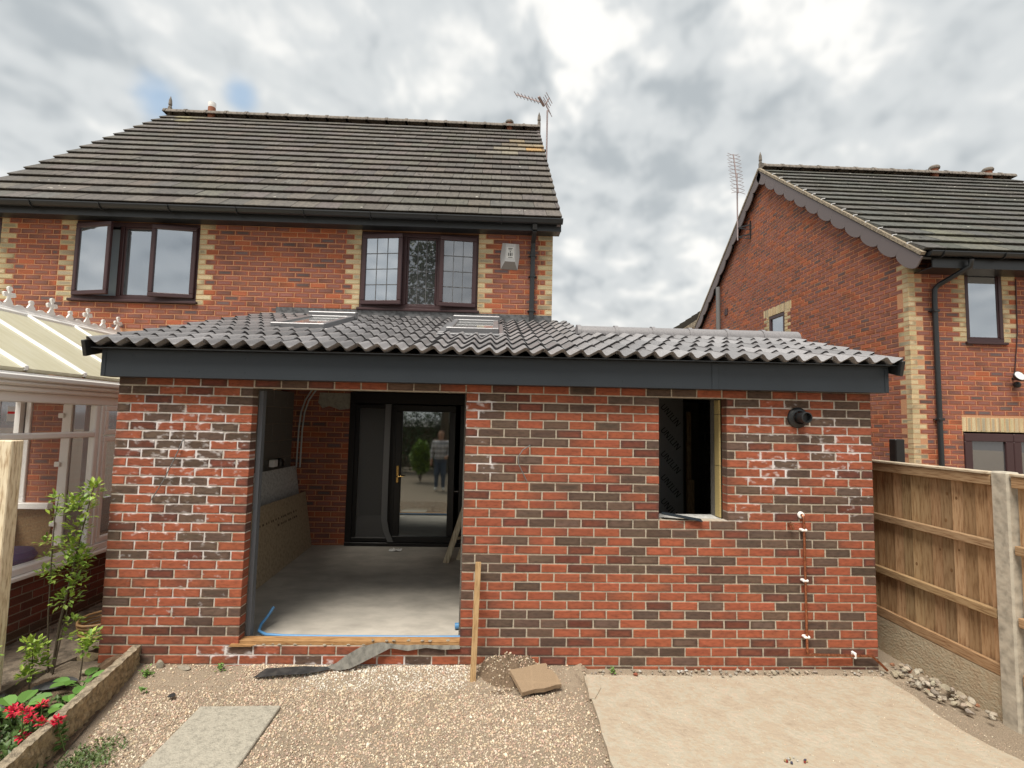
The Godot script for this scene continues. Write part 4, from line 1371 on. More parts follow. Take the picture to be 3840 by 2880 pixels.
	for yy in [0.5, 1.32, 2.0]:
		var hg := MB.new()
		hg.cbox(Vector3(-2.94, yy, HZ + 0.03), Vector3(-2.86, yy + 0.07, HZ + 0.055), 0.008)
		put("hinge", hg, mats.white_plastic, cd2)
	var rp := MB.new()
	rp.box(Vector3(-4.19, 0.1, HZ + 0.002), Vector3(-2.94, 0.74, HZ + 0.02))
	put("render_panel", rp, mats.interior_tan, hs)
	var rs := MB.new()
	rs.cbox(Vector3(-4.19, 0.741, HZ + 0.002), Vector3(-2.94, 0.82, HZ + 0.09), 0.006)
	put("inner_sill", rs, mats.white_plastic, hs)
	# plaster patch left on the brick beside the door
	var pp := MB.new()
	pp.xf = Transform3D(Basis(), Vector3(0, 0, HZ))
	pp.plate(PackedVector2Array([Vector2(0.66, 2.44), Vector2(0.64, 2.3), Vector2(0.7, 2.22), Vector2(0.8, 2.25), Vector2(0.95, 2.2), Vector2(1.09, 2.22), Vector2(1.095, 2.44)]), 0.002, 0.012)
	put("plaster_patch", pp, mats.slab, wall)

	# things fixed to the house
	var al := thing("alarm_box", "grey-white burglar alarm box high on the wall beside the downpipe", "alarm box", Vector3(3.36, 4.34, HZ))
	var ab := MB.new()
	var o8 := [Vector2(-0.135, 0.0), Vector2(0.115, -0.01), Vector2(0.145, 0.2), Vector2(0.135, 0.39), Vector2(-0.115, 0.4), Vector2(-0.145, 0.2)]
	var i8 := [Vector2(-0.075, 0.1), Vector2(0.07, 0.095), Vector2(0.075, 0.2), Vector2(0.075, 0.365), Vector2(-0.06, 0.37), Vector2(-0.075, 0.2)]
	for i in 6:
		var j := (i + 1) % 6
		if i == 0: continue
		ab.quad(Vector3(3.36 + o8[i].x, 4.345 + o8[i].y, HZ + 0.005), Vector3(3.36 + o8[j].x, 4.345 + o8[j].y, HZ + 0.005), Vector3(3.36 + i8[j].x, 4.345 + i8[j].y, HZ + 0.075), Vector3(3.36 + i8[i].x, 4.345 + i8[i].y, HZ + 0.075))
	for i in range(1, 5): ab.tri(Vector3(3.36 + i8[0].x, 4.345 + i8[0].y, HZ + 0.075), Vector3(3.36 + i8[i].x, 4.345 + i8[i].y, HZ + 0.075), Vector3(3.36 + i8[i + 1].x, 4.345 + i8[i + 1].y, HZ + 0.075))
	put("cover", ab, mats.alarm_white, al)
	var ag := MB.new()
	ag.quad(Vector3(3.36 + o8[0].x, 4.345, HZ + 0.006), Vector3(3.36 + o8[1].x, 4.335, HZ + 0.006), Vector3(3.36 + i8[1].x, 4.345 + i8[1].y, HZ + 0.0755), Vector3(3.36 + i8[0].x, 4.345 + i8[0].y, HZ + 0.0755))
	put("strobe_lens", ag, mats.alarm_grey, al)
	var lb := MB.new()
	lb.box(Vector3(3.36 - 0.058, 4.49, HZ + 0.0755), Vector3(3.36 + 0.06, 4.665, HZ + 0.0775))
	put("label_plate", lb, mats.paper, al)
	var lm := MB.new()
	for r in [[-0.03, 0.29, 0.035, 0.3], [-0.025, 0.27, 0.025, 0.278], [-0.005, 0.235, 0.007, 0.255], [-0.03, 0.18, -0.02, 0.23], [0.022, 0.18, 0.032, 0.23], [-0.006, 0.18, 0.01, 0.225], [-0.03, 0.155, 0.035, 0.163]]:
		lm.box(Vector3(3.36 + r[0], 4.345 + r[1], HZ + 0.0776), Vector3(3.36 + r[2], 4.345 + r[3], HZ + 0.0784))
	put("label_print", lm, mats.print_black, al)
	yagi("rooftop_aerial", "thin television aerial on a short mast beside the house's right-hand ridge finial", Vector3(3.5, 9.22, -6.25), Vector3(4.04, 8.9, -6.0), [Vector3(4.19, 7.7, -6.2), Vector3(4.19, 8.85, -6.2)], 8, 0.22, false, [[Vector3(4.19, 7.75, -6.2), Vector3(4.08, 7.75, -6.2)], [Vector3(4.19, 7.95, -6.2), Vector3(4.08, 7.95, -6.2)]])

func make_neighbour() -> void:
	var nb := thing("neighbour_house", "separate red brick house with scalloped bargeboards and buff quoins beyond the fence", "house", Vector3(12.8, 0, -7.2))
	var c := 0.075
	var X := 9.5
	var Z := -3.08
	var far := 15.5
	# rear elevation
	var xr := Transform3D(Basis(), Vector3(X, 0, Z))
	var rh := [[0.905, 1.5, 3.42, 4.62], [0.78, 3.1, 0.0, 2.07]]
	var rw := put("rear_wall", mortar_sheet(xr, 0, far - X, 0, 4.725, c, rh, null), mats.mortar_old, nb)
	var list := old_wall(0, far - X, 0, 4.725, c, rh + [[0.765, 3.35, 2.06, 2.3]], [[0.0, 1, 0.0, 4.7, 0], [0.905, -1, 3.45, 4.65, 0], [1.5, 1, 3.45, 4.65, 1]], null)
	list = list.filter(func(e): return e[0][2] > 1.3 and e[0][0] < 2.4)
	set_bricks(rw, xr, list, mats.brick_old, 190)
	for i in 34:
		var lb := MB.new(); lb.xf = xr
		var t := buff_tone()
		brick_shape(lb, [0.77 + i * 0.075, 0.77 + i * 0.075 + 0.066, 2.075, 2.29, 0], t[0], t[1], 0.09)
		put("lintel_brick", lb, mats.brick_old, rw)
	# gable
	var xg := Transform3D(Basis(Vector3(0, 0, 1), Vector3.UP, Vector3(-1, 0, 0)), Vector3(X, 0, -11.32))
	var L := Z + 11.32
	var rm := -7.2 + 11.32
	var limit := func(v: float) -> Array:
		if v <= 4.7: return [0.0, L]
		var half := (8.17 - v) * (4.12 / 3.47)
		return [rm - half, rm + half]
	var gh := [[4.27, 4.90, 3.6, 4.62]]
	var gw := put("gable_wall", mortar_sheet(xg, 0, L, 0, 8.1, c, gh, limit), mats.mortar_old, nb)
	var gl := old_wall(0, L, 0, 8.1, c, gh + [[4.032, 5.168, 4.62, 4.83], [0.54, 1.3, 4.62, 4.83]], [[L, -1, 0.0, 4.7, 1], [4.27, -1, 3.6, 4.62, 0], [4.9, 1, 3.6, 4.62, 1]], limit)
	gl = gl.filter(func(e): return (e[0][2] > 3.3 or (e[0][2] > 1.5 and e[0][0] > 6.3)))
	set_bricks(gw, xg, gl, mats.brick_old, 110)
	for i in 15:
		var lb := MB.new(); lb.xf = xg
		var t := buff_tone()
		brick_shape(lb, [4.04 + i * 0.075, 4.04 + i * 0.075 + 0.066, 4.63, 4.82, 0], t[0], t[1], 0.09)
		put("lintel_brick", lb, mats.brick_old, gw)
	for i in 10:
		var lb := MB.new(); lb.xf = xg
		var t := buff_tone()
		brick_shape(lb, [0.55 + i * 0.075, 0.55 + i * 0.075 + 0.066, 4.63, 4.82, 0], t[0], t[1], 0.09)
		put("lintel_brick", lb, mats.brick_old, gw)
	var sh := MB.new()
	sh.box(Vector3(X + 0.23, 0, -11.32), Vector3(far, 4.7, -11.1))
	sh.box(Vector3(far - 0.2, 0, -11.09), Vector3(far, 4.7, Z - 0.23))
	sh.box(Vector3(X + 0.23, 4.68, -11.09), Vector3(far - 0.21, 4.72, Z - 0.23))
	sh.box(Vector3(X + 0.23, 0, -4.6), Vector3(far - 0.21, 4.67, -4.5))
	put("shell", sh, mats.interior, nb)
	# roof
	var rf := MB.new()
	rf.quad(Vector3(X - 0.05, 4.62, -2.7), Vector3(far + 0.2, 4.62, -2.7), Vector3(far + 0.2, 8.2, -7.2), Vector3(X - 0.05, 8.2, -7.2))
	rf.quad(Vector3(far + 0.2, 4.62, -11.7), Vector3(X - 0.05, 4.62, -11.7), Vector3(X - 0.05, 8.2, -7.2), Vector3(far + 0.2, 8.2, -7.2))
	var roof := put("roof", rf, mats.plastic_black, nb)
	tiled_slope(roof, X - 0.08, far + 0.2, Vector2(-2.66, 4.72), Vector2(-7.2, 8.25), 16, 0.33, 300, Color(0.105, 0.104, 0.093), [[10.5, 0.4, 0.5, Color(0.2, 0.2, 0.14)]])
	ridge_run(roof, X - 0.02, far + 0.2, 8.29, -7.2)
	finial(roof, Vector3(X - 0.05, 8.26, -7.22), 0.44)
	vent_pot(roof, Vector3(13.75, 8.29, -7.2), 0.2, 0.085, mats.terracotta, true)
	vent_pot(roof, Vector3(15.1, 8.29, -7.2), 0.2, 0.085, mats.terracotta, true)
	var fb := MB.new()
	fb.box(Vector3(X + 0.1, 4.5, -2.76), Vector3(far + 0.2, 4.7, -2.74))
	fb.box(Vector3(X + 0.1, 4.485, Z + 0.006), Vector3(far + 0.2, 4.5, -2.74))
	put("eaves_board", fb, mats.plastic_black, roof)
	gutter_run(roof, X - 0.02, far + 0.2, 4.69, -2.66)
	# scalloped bargeboards, mortar verge and tile clips
	for side in [1.0, -1.0]:
		var a := Vector3(X - 0.09, 4.62, -7.2 + side * 4.52)
		var b := Vector3(X - 0.09, 8.2, -7.2)
		var d := (b - a).normalized()
		var nrm := Vector3(0, d.z, -d.y) * (1.0 if d.z > 0 else -1.0)
		if nrm.y > 0: nrm = -nrm
		var total := (b - a).length()
		var cnt := 12
		for i in cnt:
			var s0 := total * i / cnt
			var s1 := total * (i + 1) / cnt - 0.0015
			var pts := [a + d * s0, a + d * s1]
			var arc := []
			for k in 9:
				var an := PI * k / 8.0
				arc.append(a + d * ((s0 + s1) / 2 + cos(an) * (s1 - s0) / 2) + nrm * (0.15 + sin(an) * 0.09))
			var mb := MB.new()
			var loop := [pts[0], pts[1]] + arc
			var mid := a + d * (s0 + s1) / 2 + nrm * 0.08
			var th := Vector3(-0.022, 0, 0)
			for k in loop.size():
				var p: Vector3 = loop[k]
				var q: Vector3 = loop[(k + 1) % loop.size()]
				if (p - mid).cross(q - mid).x > 0:
					var t := p; p = q; q = t
				mb.tri(mid + th, p + th, q + th)
				mb.tri(mid, q, p)
				mb.quad(q, p, p + th, q + th)
			put("bargeboard_scallop", mb, mats.bargeboard, roof)
		var vm := MB.new()
		vm.bar(a + Vector3(0.0, 0.05, 0), b + Vector3(0.0, 0.05, 0), 0.07, 0.05, -nrm)
		put("verge", vm, mats.verge_mortar, roof)
		if side > 0:
			for i in 14:
				var p := a + d * (total * (i + 0.9) / 16.0) + Vector3(-0.02, 0.1, 0)
				var cl := MB.new()
				cl.bar(p, p + Vector3(0.0, -0.06, 0), 0.012, 0.02, Vector3(0, 0, 1))
				cl.bar(p, p + Vector3(0.07, 0.012, 0), 0.02, 0.012)
				put("verge_clip", cl, mats.white_metal, roof)
	# windows and doors
	var w1 := brown_window(nb, X + 0.905, X + 1.5, 3.42, 4.62, Z, [], [0.0], Vector2i.ZERO, [mats.glass_bright])
	var bl := MB.new()
	bl.quad(Vector3(X + 0.96, 3.5, Z - 0.12), Vector3(X + 1.45, 3.5, Z - 0.12), Vector3(X + 1.45, 4.58, Z - 0.12), Vector3(X + 0.96, 4.58, Z - 0.12))
	put("roller_blind", bl, mats.curtain, w1)
	var w2 := thing("window", "", "", Vector3(X, 3.6, -6.73), "", nb)
	sash(w2, "frame", xg * Transform3D(Basis(), Vector3(4.27, 3.6, -0.03)), 0.63, 1.02, 0.07, 0.06, mats.frame_brown, mats.glass_bright)
	var b2 := MB.new()
	b2.quad(Vector3(X + 0.14, 3.6, -7.05), Vector3(X + 0.14, 3.6, -6.4), Vector3(X + 0.14, 4.62, -6.4), Vector3(X + 0.14, 4.62, -7.05))
	put("roller_blind", b2, mats.curtain, w2)
	var pd := thing("patio_door", "", "", Vector3(X + 1.9, 0, Z), "", nb)
	for i in 3:
		sash(pd, "door_leaf", Transform3D(Basis(), Vector3(X + 0.79 + i * 0.77, 0.05, Z - 0.02)), 0.765, 2.0, 0.12, 0.06, mats.frame_brown, mats.glass_window)
	var bv := MB.new()
	for i in 60:
		var yy := 0.3 + i * 0.028
		bv.quad(Vector3(X + 1.62, yy, Z - 0.13), Vector3(X + 3.1, yy, Z - 0.13), Vector3(X + 3.1, yy + 0.016, Z - 0.15), Vector3(X + 1.62, yy + 0.016, Z - 0.15))
	put("venetian_blind", bv, mats.blind, pd)
	pipe_part("downpipe", [Vector3(X + 0.62, 4.6, -2.66), Vector3(X + 0.62, 4.5, -2.68), Vector3(X + 0.42, 4.3, Z + 0.07), Vector3(X + 0.37, 4.24, Z + 0.06), Vector3(X + 0.36, 4.1, Z + 0.06), Vector3(X + 0.37, 0.0, Z + 0.06)], 0.036, mats.plastic_black, nb, [Vector3(X + 0.362, 3.9, Z + 0.06), Vector3(X + 0.37, 2.25, Z + 0.06)])
	pipe_part("soil_pipe", [Vector3(X - 0.09, 3.9, -9.5), Vector3(X - 0.09, 5.98, -9.5)], 0.06, mats.cable_grey, nb, [])
	var vt := MB.new()
	vt.cbox(Vector3(X - 0.02, 5.12, -9.27), Vector3(X + 0.0, 5.3, -9.1), 0.004)
	put("wall_vent", vt, mats.frame_brown, nb)
	var ca := MB.new()
	ca.tube([Vector3(X + 1.72, 4.45, Z + 0.01), Vector3(X + 1.70, 3.6, Z + 0.012), Vector3(X + 1.62, 2.95, Z + 0.012)], 0.008, 6)
	put("cable", ca, mats.frame_brown, nb)
	var sl := thing("security_light", "black twin-head security light on the neighbouring brick wall", "outdoor light", Vector3(X + 1.6, 2.78, Z))
	var lm := MB.new()
	lm.lathe([Vector2(0.0, 0.0), Vector2(0.05, 0.0), Vector2(0.075, 0.03), Vector2(0.085, 0.06), Vector2(0.08, 0.065)], Transform3D(Basis(Vector3.RIGHT, 1.1), Vector3(X + 1.55, 2.9, Z + 0.1)), 16)
	lm.tube([Vector3(X + 1.6, 2.9, Z), Vector3(X + 1.58, 2.88, Z + 0.1)], 0.02, 8)
	put("lamp_head", lm, mats.plastic_black, sl)
	var ld := MB.new()
	ld.lathe([Vector2(0.072, 0.064), Vector2(0.0, 0.068)], Transform3D(Basis(Vector3.RIGHT, 1.1), Vector3(X + 1.55, 2.9, Z + 0.1)), 16)
	put("lens", ld, mats.white_metal, sl)
	var ls := MB.new()
	ls.lathe([Vector2(0.0, -0.05), Vector2(0.035, -0.04), Vector2(0.05, 0.0), Vector2(0.035, 0.04), Vector2(0, 0.05)], Transform3D(Basis(), Vector3(X + 1.6, 2.8, Z + 0.06)), 14)
	put("motion_sensor", ls, mats.plastic_black, sl)
	yagi("gable_aerial", "many-element television aerial on a pole bracketed to the neighbouring gable", Vector3(9.24, 9.12, -8.15), Vector3(9.26, 8.0, -7.95), [Vector3(9.28, 6.8, -8.05), Vector3(9.28, 8.55, -8.05)], 11, 0.38, true, [[Vector3(9.28, 6.88, -8.05), Vector3(9.48, 6.88, -7.8)], [Vector3(9.28, 7.12, -8.05), Vector3(9.48, 7.12, -7.8)]])
	# a roof farther off
	var fh := thing("far_house", "distant gabled house roof glimpsed beyond the neighbouring gable's bargeboard", "house", Vector3(13.4, 0, -18))
	var fw := MB.new()
	fw.box(Vector3(9.6, 0, -20), Vector3(17.2, 5.2, -14.2))
	fw.tri(Vector3(9.6, 5.2, -14.2), Vector3(17.2, 5.2, -14.2), Vector3(13.4, 7.7, -14.2))
	put("wall", fw, mats.mortar_old, fh)
	var fr := MB.new()
	for k in 14:
		var t0 := k / 14.0
		var t1 := (k + 1) / 14.0
		var a := Vector3(9.2, 5.0, 0).lerp(Vector3(13.4, 7.8, 0), t0)
		var b := Vector3(9.2, 5.0, 0).lerp(Vector3(13.4, 7.8, 0), t1)
		fr.col = Color(0.13, 0.12, 0.1)
		var up := Vector3(-0.02, 0.035, 0)
		fr.quad(a + up + Vector3(0, 0, -20), a + up + Vector3(0, 0, -14), b + Vector3(0, 0, -14), b + Vector3(0, 0, -20))
		fr.quad(a + Vector3(0, 0, -20), a + Vector3(0, 0, -14), a + up + Vector3(0, 0, -14), a + up + Vector3(0, 0, -20))
	fr.col = Color(0.13, 0.12, 0.1)
	fr.quad(Vector3(17.6, 5, -14), Vector3(17.6, 5, -20), Vector3(13.4, 7.8, -20), Vector3(13.4, 7.8, -14))
	put("roof", fr, mats.roof_tile_old, fh)
	var fbb := MB.new()
	fbb.bar(Vector3(9.2, 4.95, -13.98), Vector3(13.4, 7.75, -13.98), 0.03, 0.16)
	put("bargeboard", fbb, mats.verge_mortar, fh)


# ---------------------------------------------------------------- conservatory on the left
func make_conservatory() -> void:
	var cs := thing("conservatory", "white framed conservatory with cream roof panels and spiked ridge on a brick dwarf wall", "conservatory", Vector3(-2.2, 0, -1.4))
	var X := -1.0
	var z0 := -3.05
	var z1 := 0.7
	var xf := Transform3D(Basis(Vector3(0, 0, -1), Vector3.UP, Vector3(1, 0, 0)), Vector3(X, 0, z1))
	var L := z1 - z0
	var dw := MB.new(); dw.xf = xf
	dw.box(Vector3(0, 0, -0.1), Vector3(L, 0.6, -0.005))
	var wall := put("dwarf_wall", dw, mats.mortar_grey, cs)
	var list := []
	for k in 8:
		for b in lay_row([[0.0, L]], 0.1125 * (k % 2), k * 0.075, k * 0.075 + 0.075, k):
			var t := vary(Color(0.17, 0.05, 0.03), 0.25)
			if k < 2: t = t.lerp(Color(0.1, 0.09, 0.05), 0.6)
			list.append([b, t, vary(t, 0.1)])
	set_bricks(wall, xf, list, mats.brick_old, 200, 0.08)
	var sl := MB.new(); sl.xf = xf
	sl.cbox(Vector3(-0.05, 0.6, -0.12), Vector3(L, 0.635, 0.06), 0.006)
	sl.cbox(Vector3(-0.05, 0.636, -0.1), Vector3(L, 0.70, 0.02), 0.008)
	put("sill", sl, mats.white_plastic, cs)
	# frame
	var split := z1 + 1.15
	var f := MB.new(); f.xf = xf
	f.cbox(Vector3(0, 2.16, -0.07), Vector3(L, 2.25, 0.0), 0.008)
	f.cbox(Vector3(0, 1.825, -0.065), Vector3(split - 0.031, 1.885, 0.004), 0.012)
	f.cbox(Vector3(0, 0.7005, -0.069), Vector3(0.06, 2.1595, -0.001), 0.008)
	f.cbox(Vector3(split - 0.03, 0.7005, -0.069), Vector3(split + 0.03, 2.1595, -0.001), 0.008)
	f.cbox(Vector3(split + 0.032, 0.7005, -0.06), Vector3(split + 0.08, 2.1595, 0.008), 0.008)
	f.cbox(Vector3(L - 0.06, 0.7005, -0.069), Vector3(L, 2.1595, -0.001), 0.008)
	f.cbox(Vector3(split + 0.7, 0.7005, -0.069), Vector3(split + 0.76, 2.1595, -0.001), 0.008)
	put("frame", f, mats.white_plastic, cs)
	for r in [[0.06, split - 0.03, 0.70, 1.825], [0.06, split - 0.03, 1.885, 2.16], [split + 0.76, L - 0.06, 0.70, 2.16]]:
		var g := MB.new(); g.xf = xf
		g.box(Vector3(r[0], r[2], -0.04), Vector3(r[1], r[3], -0.034))
		put("pane", g, mats.glass, cs)
	for r in [[0.71, 1.83], [1.85, 2.16]]:
		sash(cs, "casement", xf * Transform3D(Basis(), Vector3(split + 0.085, r[0], -0.02)), 0.61, r[1] - r[0], 0.055, 0.06, mats.white_plastic, mats.glass)
	# safety sticker on the glass
	var sk := MB.new(); sk.xf = xf
	sk.box(Vector3(0.86, 1.99, -0.0335), Vector3(0.93, 2.12, -0.0325))
	put("sticker", sk, mats.paper, cs)
	var sk2 := MB.new(); sk2.xf = xf
	sk2.box(Vector3(0.862, 2.055, -0.0324), Vector3(0.93, 2.075, -0.032))
	put("sticker_band", sk2, mats.sticker, cs)
	# far side and front so that the room is closed
	var fs := MB.new()
	fs.box(Vector3(-3.5, 0, z0), Vector3(-3.4, 0.65, z1))
	fs.box(Vector3(-3.4, 0, z1 - 0.1), Vector3(X - 0.1, 0.65, z1))
	for zz in [z0, -1.9, -0.8, 0.3]: fs.box(Vector3(-3.5, 0.65, zz), Vector3(-3.43, 2.25, zz + 0.07))
	for xx in [-3.5, -2.5, -1.5]: fs.box(Vector3(xx + 0.08, 0.65, z1 - 0.07), Vector3(xx + 0.15, 2.25, z1))
	fs.box(Vector3(-3.5, 2.251, z0), Vector3(-3.43, 2.33, z1))
	fs.box(Vector3(-3.4, 2.251, z1 - 0.07), Vector3(X - 0.1, 2.33, z1))
	put("far_frame", fs, mats.white_plastic, cs)
	var fo := MB.new()
	fo.box(Vector3(-3.39, 0.0, z0), Vector3(X - 0.101, 0.1, z1 - 0.11))
	put("floor", fo, mats.interior_tan, cs)
	# gutter: stepped ogee along the eaves
	var g2 := MB.new(); g2.xf = xf
	g2.cbox(Vector3(-0.1, 2.25, -0.02), Vector3(L, 2.30, 0.045), 0.012)
	g2.cbox(Vector3(-0.1, 2.301, -0.02), Vector3(L, 2.345, 0.085), 0.018)
	g2.cbox(Vector3(-0.1, 2.346, -0.02), Vector3(L, 2.40, 0.11), 0.012)
	g2.cbox(Vector3(-0.1, 2.401, -0.03), Vector3(L, 2.418, 0.06), 0.004)
	put("gutter", g2, mats.white_plastic, cs)
	# roof: panels between glazing bars, ridge and cresting
	var ry := 3.13
	var rx := -2.2
	for side in [1.0, -1.0]:
		var ex: float = rx + side * 1.24
		var zs := [0.72, 0.45, -0.2, -0.85, -1.5, -2.15, -2.8, -3.05]
		for i in zs.size() - 1:
			var pn := MB.new()
			var a := Vector3(ex, 2.425, zs[i] - 0.02)
			var b := Vector3(ex, 2.425, zs[i + 1] + 0.02)
			var d := Vector3(rx + side * 0.05, ry, zs[i + 1] + 0.02)
			var e := Vector3(rx + side * 0.05, ry, zs[i] - 0.02)
			var up := Vector3(0.02 * side, 0.03, 0)
			if side > 0: pn.quad(a + up, b + up, d + up, e + up)
			else: pn.quad(b + up, a + up, e + up, d + up)
			pn.quad(a, e, d, b)
			pn.quad(a, b, b + up, a + up)
			put("roof_panel", pn, mats.poly_roof, cs)
			if i > 0:
				var br := MB.new()
				br.bar(Vector3(ex + side * 0.02, 2.45, zs[i]), Vector3(rx + side * 0.06, ry + 0.03, zs[i]), 0.06, 0.05, Vector3.UP, 0.014)
				put("glazing_bar", br, mats.white_plastic, cs)
	var rg := MB.new()
	rg.cbox(Vector3(rx - 0.09, ry - 0.02, z0), Vector3(rx + 0.09, ry + 0.06, 0.7), 0.02)
	rg.cbox(Vector3(rx - 0.045, ry + 0.061, z0), Vector3(rx + 0.045, ry + 0.085, 0.7), 0.006)
	put("ridge_cap", rg, mats.white_plastic, cs)
	var gable := MB.new()
	gable.tri(Vector3(rx - 1.2, 2.33, 0.69), Vector3(rx + 1.2, 2.33, 0.69), Vector3(rx, ry, 0.69))
	put("gable_panel", gable, mats.poly_roof, cs)
	# ridge cresting: a wavy strip with tall crosses and small spikes, one piece for each repeat
	var zc := -2.98
	var unit := 0
	while zc < 0.7:
		var cr := MB.new()
		cr.xf = Transform3D(Basis(Vector3(0, 0, -1), Vector3.UP, Vector3(1, 0, 0)), Vector3(rx, ry + 0.085, zc))
		var outline := PackedVector2Array([Vector2(0.137, 0.0)])
		for k in 13:
			var x := lerpf(0.137, -0.137, k / 12.0)
			outline.append(Vector2(x, 0.05 + 0.012 * cos(x * TAU / 0.137)))
		outline.append(Vector2(-0.137, 0.0))
		outline.reverse()
		cr.plate(outline, -0.008, 0.008)
		var tall := unit % 2 == 0
		var h := 0.21 if tall else 0.115
		cr.plate(PackedVector2Array([Vector2(-0.05, 0.05), Vector2(0.05, 0.05), Vector2(0.016, 0.1), Vector2(0.012, h - 0.02), Vector2(-0.012, h - 0.02), Vector2(-0.016, 0.1)]), -0.010, 0.010)
		var lobes := [Vector2(0, h)]
		if tall: lobes.append_array([Vector2(0.045, h - 0.065), Vector2(-0.045, h - 0.065)])
		for l in lobes:
			var hex := PackedVector2Array()
			for k in 8: hex.append(l + Vector2(cos(TAU * k / 8.0 + 0.39), sin(TAU * k / 8.0 + 0.39)) * (0.026 + 0.006 * (k % 2)))
			cr.plate(hex, -0.012, 0.012)
		if tall: cr.plate(PackedVector2Array([Vector2(-0.045, h - 0.075), Vector2(0.045, h - 0.075), Vector2(0.045, h - 0.055), Vector2(-0.045, h - 0.055)]), -0.0095, 0.0095)
		put("cresting_cross" if tall else "cresting_spike", cr, mats.white_plastic, cs)
		zc += 0.2745
		unit += 1
	var cu := MB.new()
	cu.lathe([Vector2(0, 0), Vector2(0.22, 0.0), Vector2(0.25, 0.05), Vector2(0.22, 0.1), Vector2(0, 0.12)], Transform3D(Basis(), Vector3(-1.32, 0.69, -0.55)), 18)
	tag(put("cushion", cu, mats.purple), "round purple cushion lying behind the conservatory glass", "cushion")
	var bk := MB.new()
	bk.box(Vector3(-1.62, 0.1, -1.2), Vector3(-1.11, 0.69, 0.5))
	tag(put("storage_chest", bk, mats.interior_tan), "brown chest standing behind the conservatory's dwarf wall", "chest")


# ---------------------------------------------------------------- fence on the right
func fence_panel(fe: Node3D, X: float, a: float, b: float) -> void:
	var z := a
	while z < b - 0.01:
		var e := minf(z + 0.103, b)
		var mb := MB.new()
		mb.col = vary(Color(0.42, 0.28, 0.16), 0.26)
		var l := rng.randf_range(-0.004, 0.004)
		# feather edge: each thick edge stands proud of the thin edge that slips behind the next board
		var za := z + 0.006
		var zb := e + 0.014
		mb.quad(Vector3(X + 0.001, 0.29, za), Vector3(X + 0.019, 0.29, zb), Vector3(X + 0.019, 1.7 + l, zb), Vector3(X + 0.001, 1.7 + l, za))
		mb.quad(Vector3(X + 0.024, 0.29, za), Vector3(X + 0.001, 0.29, za), Vector3(X + 0.001, 1.7 + l, za), Vector3(X + 0.024, 1.7 + l, za))
		mb.quad(Vector3(X + 0.02, 0.29, zb), Vector3(X + 0.024, 0.29, za), Vector3(X + 0.024, 1.7 + l, za), Vector3(X + 0.02, 1.7 + l, zb))
		mb.quad(Vector3(X + 0.001, 1.7 + l, za), Vector3(X + 0.014, 1.7 + l, zb), Vector3(X + 0.02, 1.7 + l, zb), Vector3(X + 0.024, 1.7 + l, za))
		mb.col = Color(0.2, 0.11, 0.05)
		for q in rng.randi() % 4:
			var kc := Vector3(0, rng.randf_range(0.4, 1.65), rng.randf_range(za + 0.02, e - 0.02))
			var kr := rng.randf_range(0.005, 0.012)
			var pts := []
			for w in 8:
				var pz := kc.z + cos(TAU * w / 8.0) * kr
				pts.append(Vector3(X + 0.001 + 0.018 * (pz - za) / (zb - za) - 0.0006, kc.y + sin(TAU * w / 8.0) * kr * 1.5, pz))
			var kp := Vector3(X + 0.001 + 0.018 * (kc.z - za) / (zb - za) - 0.001, kc.y, kc.z)
			for w in 8: mb.tri(kp, pts[(w + 1) % 8], pts[w])
		put("board", mb, mats.fence_wood, fe)
		z = e
	for y in [[1.675, 1.755, 0.045], [1.20, 1.265, 0.042], [0.70, 0.765, 0.042], [0.29, 0.375, 0.03]]:
		var mb := MB.new()
		mb.col = vary(Color(0.43, 0.29, 0.168), 0.12)
		mb.cbox(Vector3(X - y[2], y[0], a), Vector3(X - 0.001, y[1], b), 0.005)
		put("rail", mb, mats.fence_rail, fe)
	var cp := MB.new()
	cp.col = Color(0.62, 0.56, 0.45)
	cp.cbox(Vector3(X - 0.055, 1.756, a), Vector3(X + 0.045, 1.776, b), 0.004)
	put("capping", cp, mats.fence_rail, fe)
	var gb := MB.new()
	gb.cbox(Vector3(X - 0.028, -0.1, a), Vector3(X + 0.022, 0.2885, b), 0.008)
	put("gravel_board", gb, mats.gravel_board, fe)

func make_fences() -> void:
	var X := 6.95
	var fe := thing("fence", "brown feather-edge board fence panel over a concrete gravel board beside the extension", "fence", Vector3(X, 0, -0.24))
	fence_panel(fe, X, -1.15, 0.675)
	var fe2 := thing("fence", "brown board fence panel on the far side of the concrete post", "fence", Vector3(X, 0, 1.75))
	fence_panel(fe2, X, 0.83, 2.66)
	for zz in [0.7525, 2.74]:
		var po := MB.new()
		po.cbox(Vector3(X - 0.055, -0.2, zz - 0.066), Vector3(X + 0.05, 1.785, zz + 0.066), 0.012)
		tag(put("fence_post", po, mats.concrete_post), "pale square concrete post between the fence panels", "post", "concrete fence posts")
	var dp := MB.new()
	dp.cbox(Vector3(7.42, 0, -0.95), Vector3(7.52, 1.98, -0.85), 0.008)
	tag(put("timber_post", dp, mats.door_black), "dark timber post rising behind the fence", "post")
	var lp := MB.new()
	lp.cbox(Vector3(-0.50, 0, 0.42), Vector3(-0.36, 1.862, 0.52), 0.006)
	tag(put("timber_post", lp, mats.timber_pale), "pale sawn timber post in front of the conservatory", "post")


# ---------------------------------------------------------------- things about the yard
func strip(mb: MB, pts: Array) -> void:
	for i in pts.size() - 1:
		mb.quad(pts[i][0], pts[i + 1][0], pts[i + 1][1], pts[i][1])

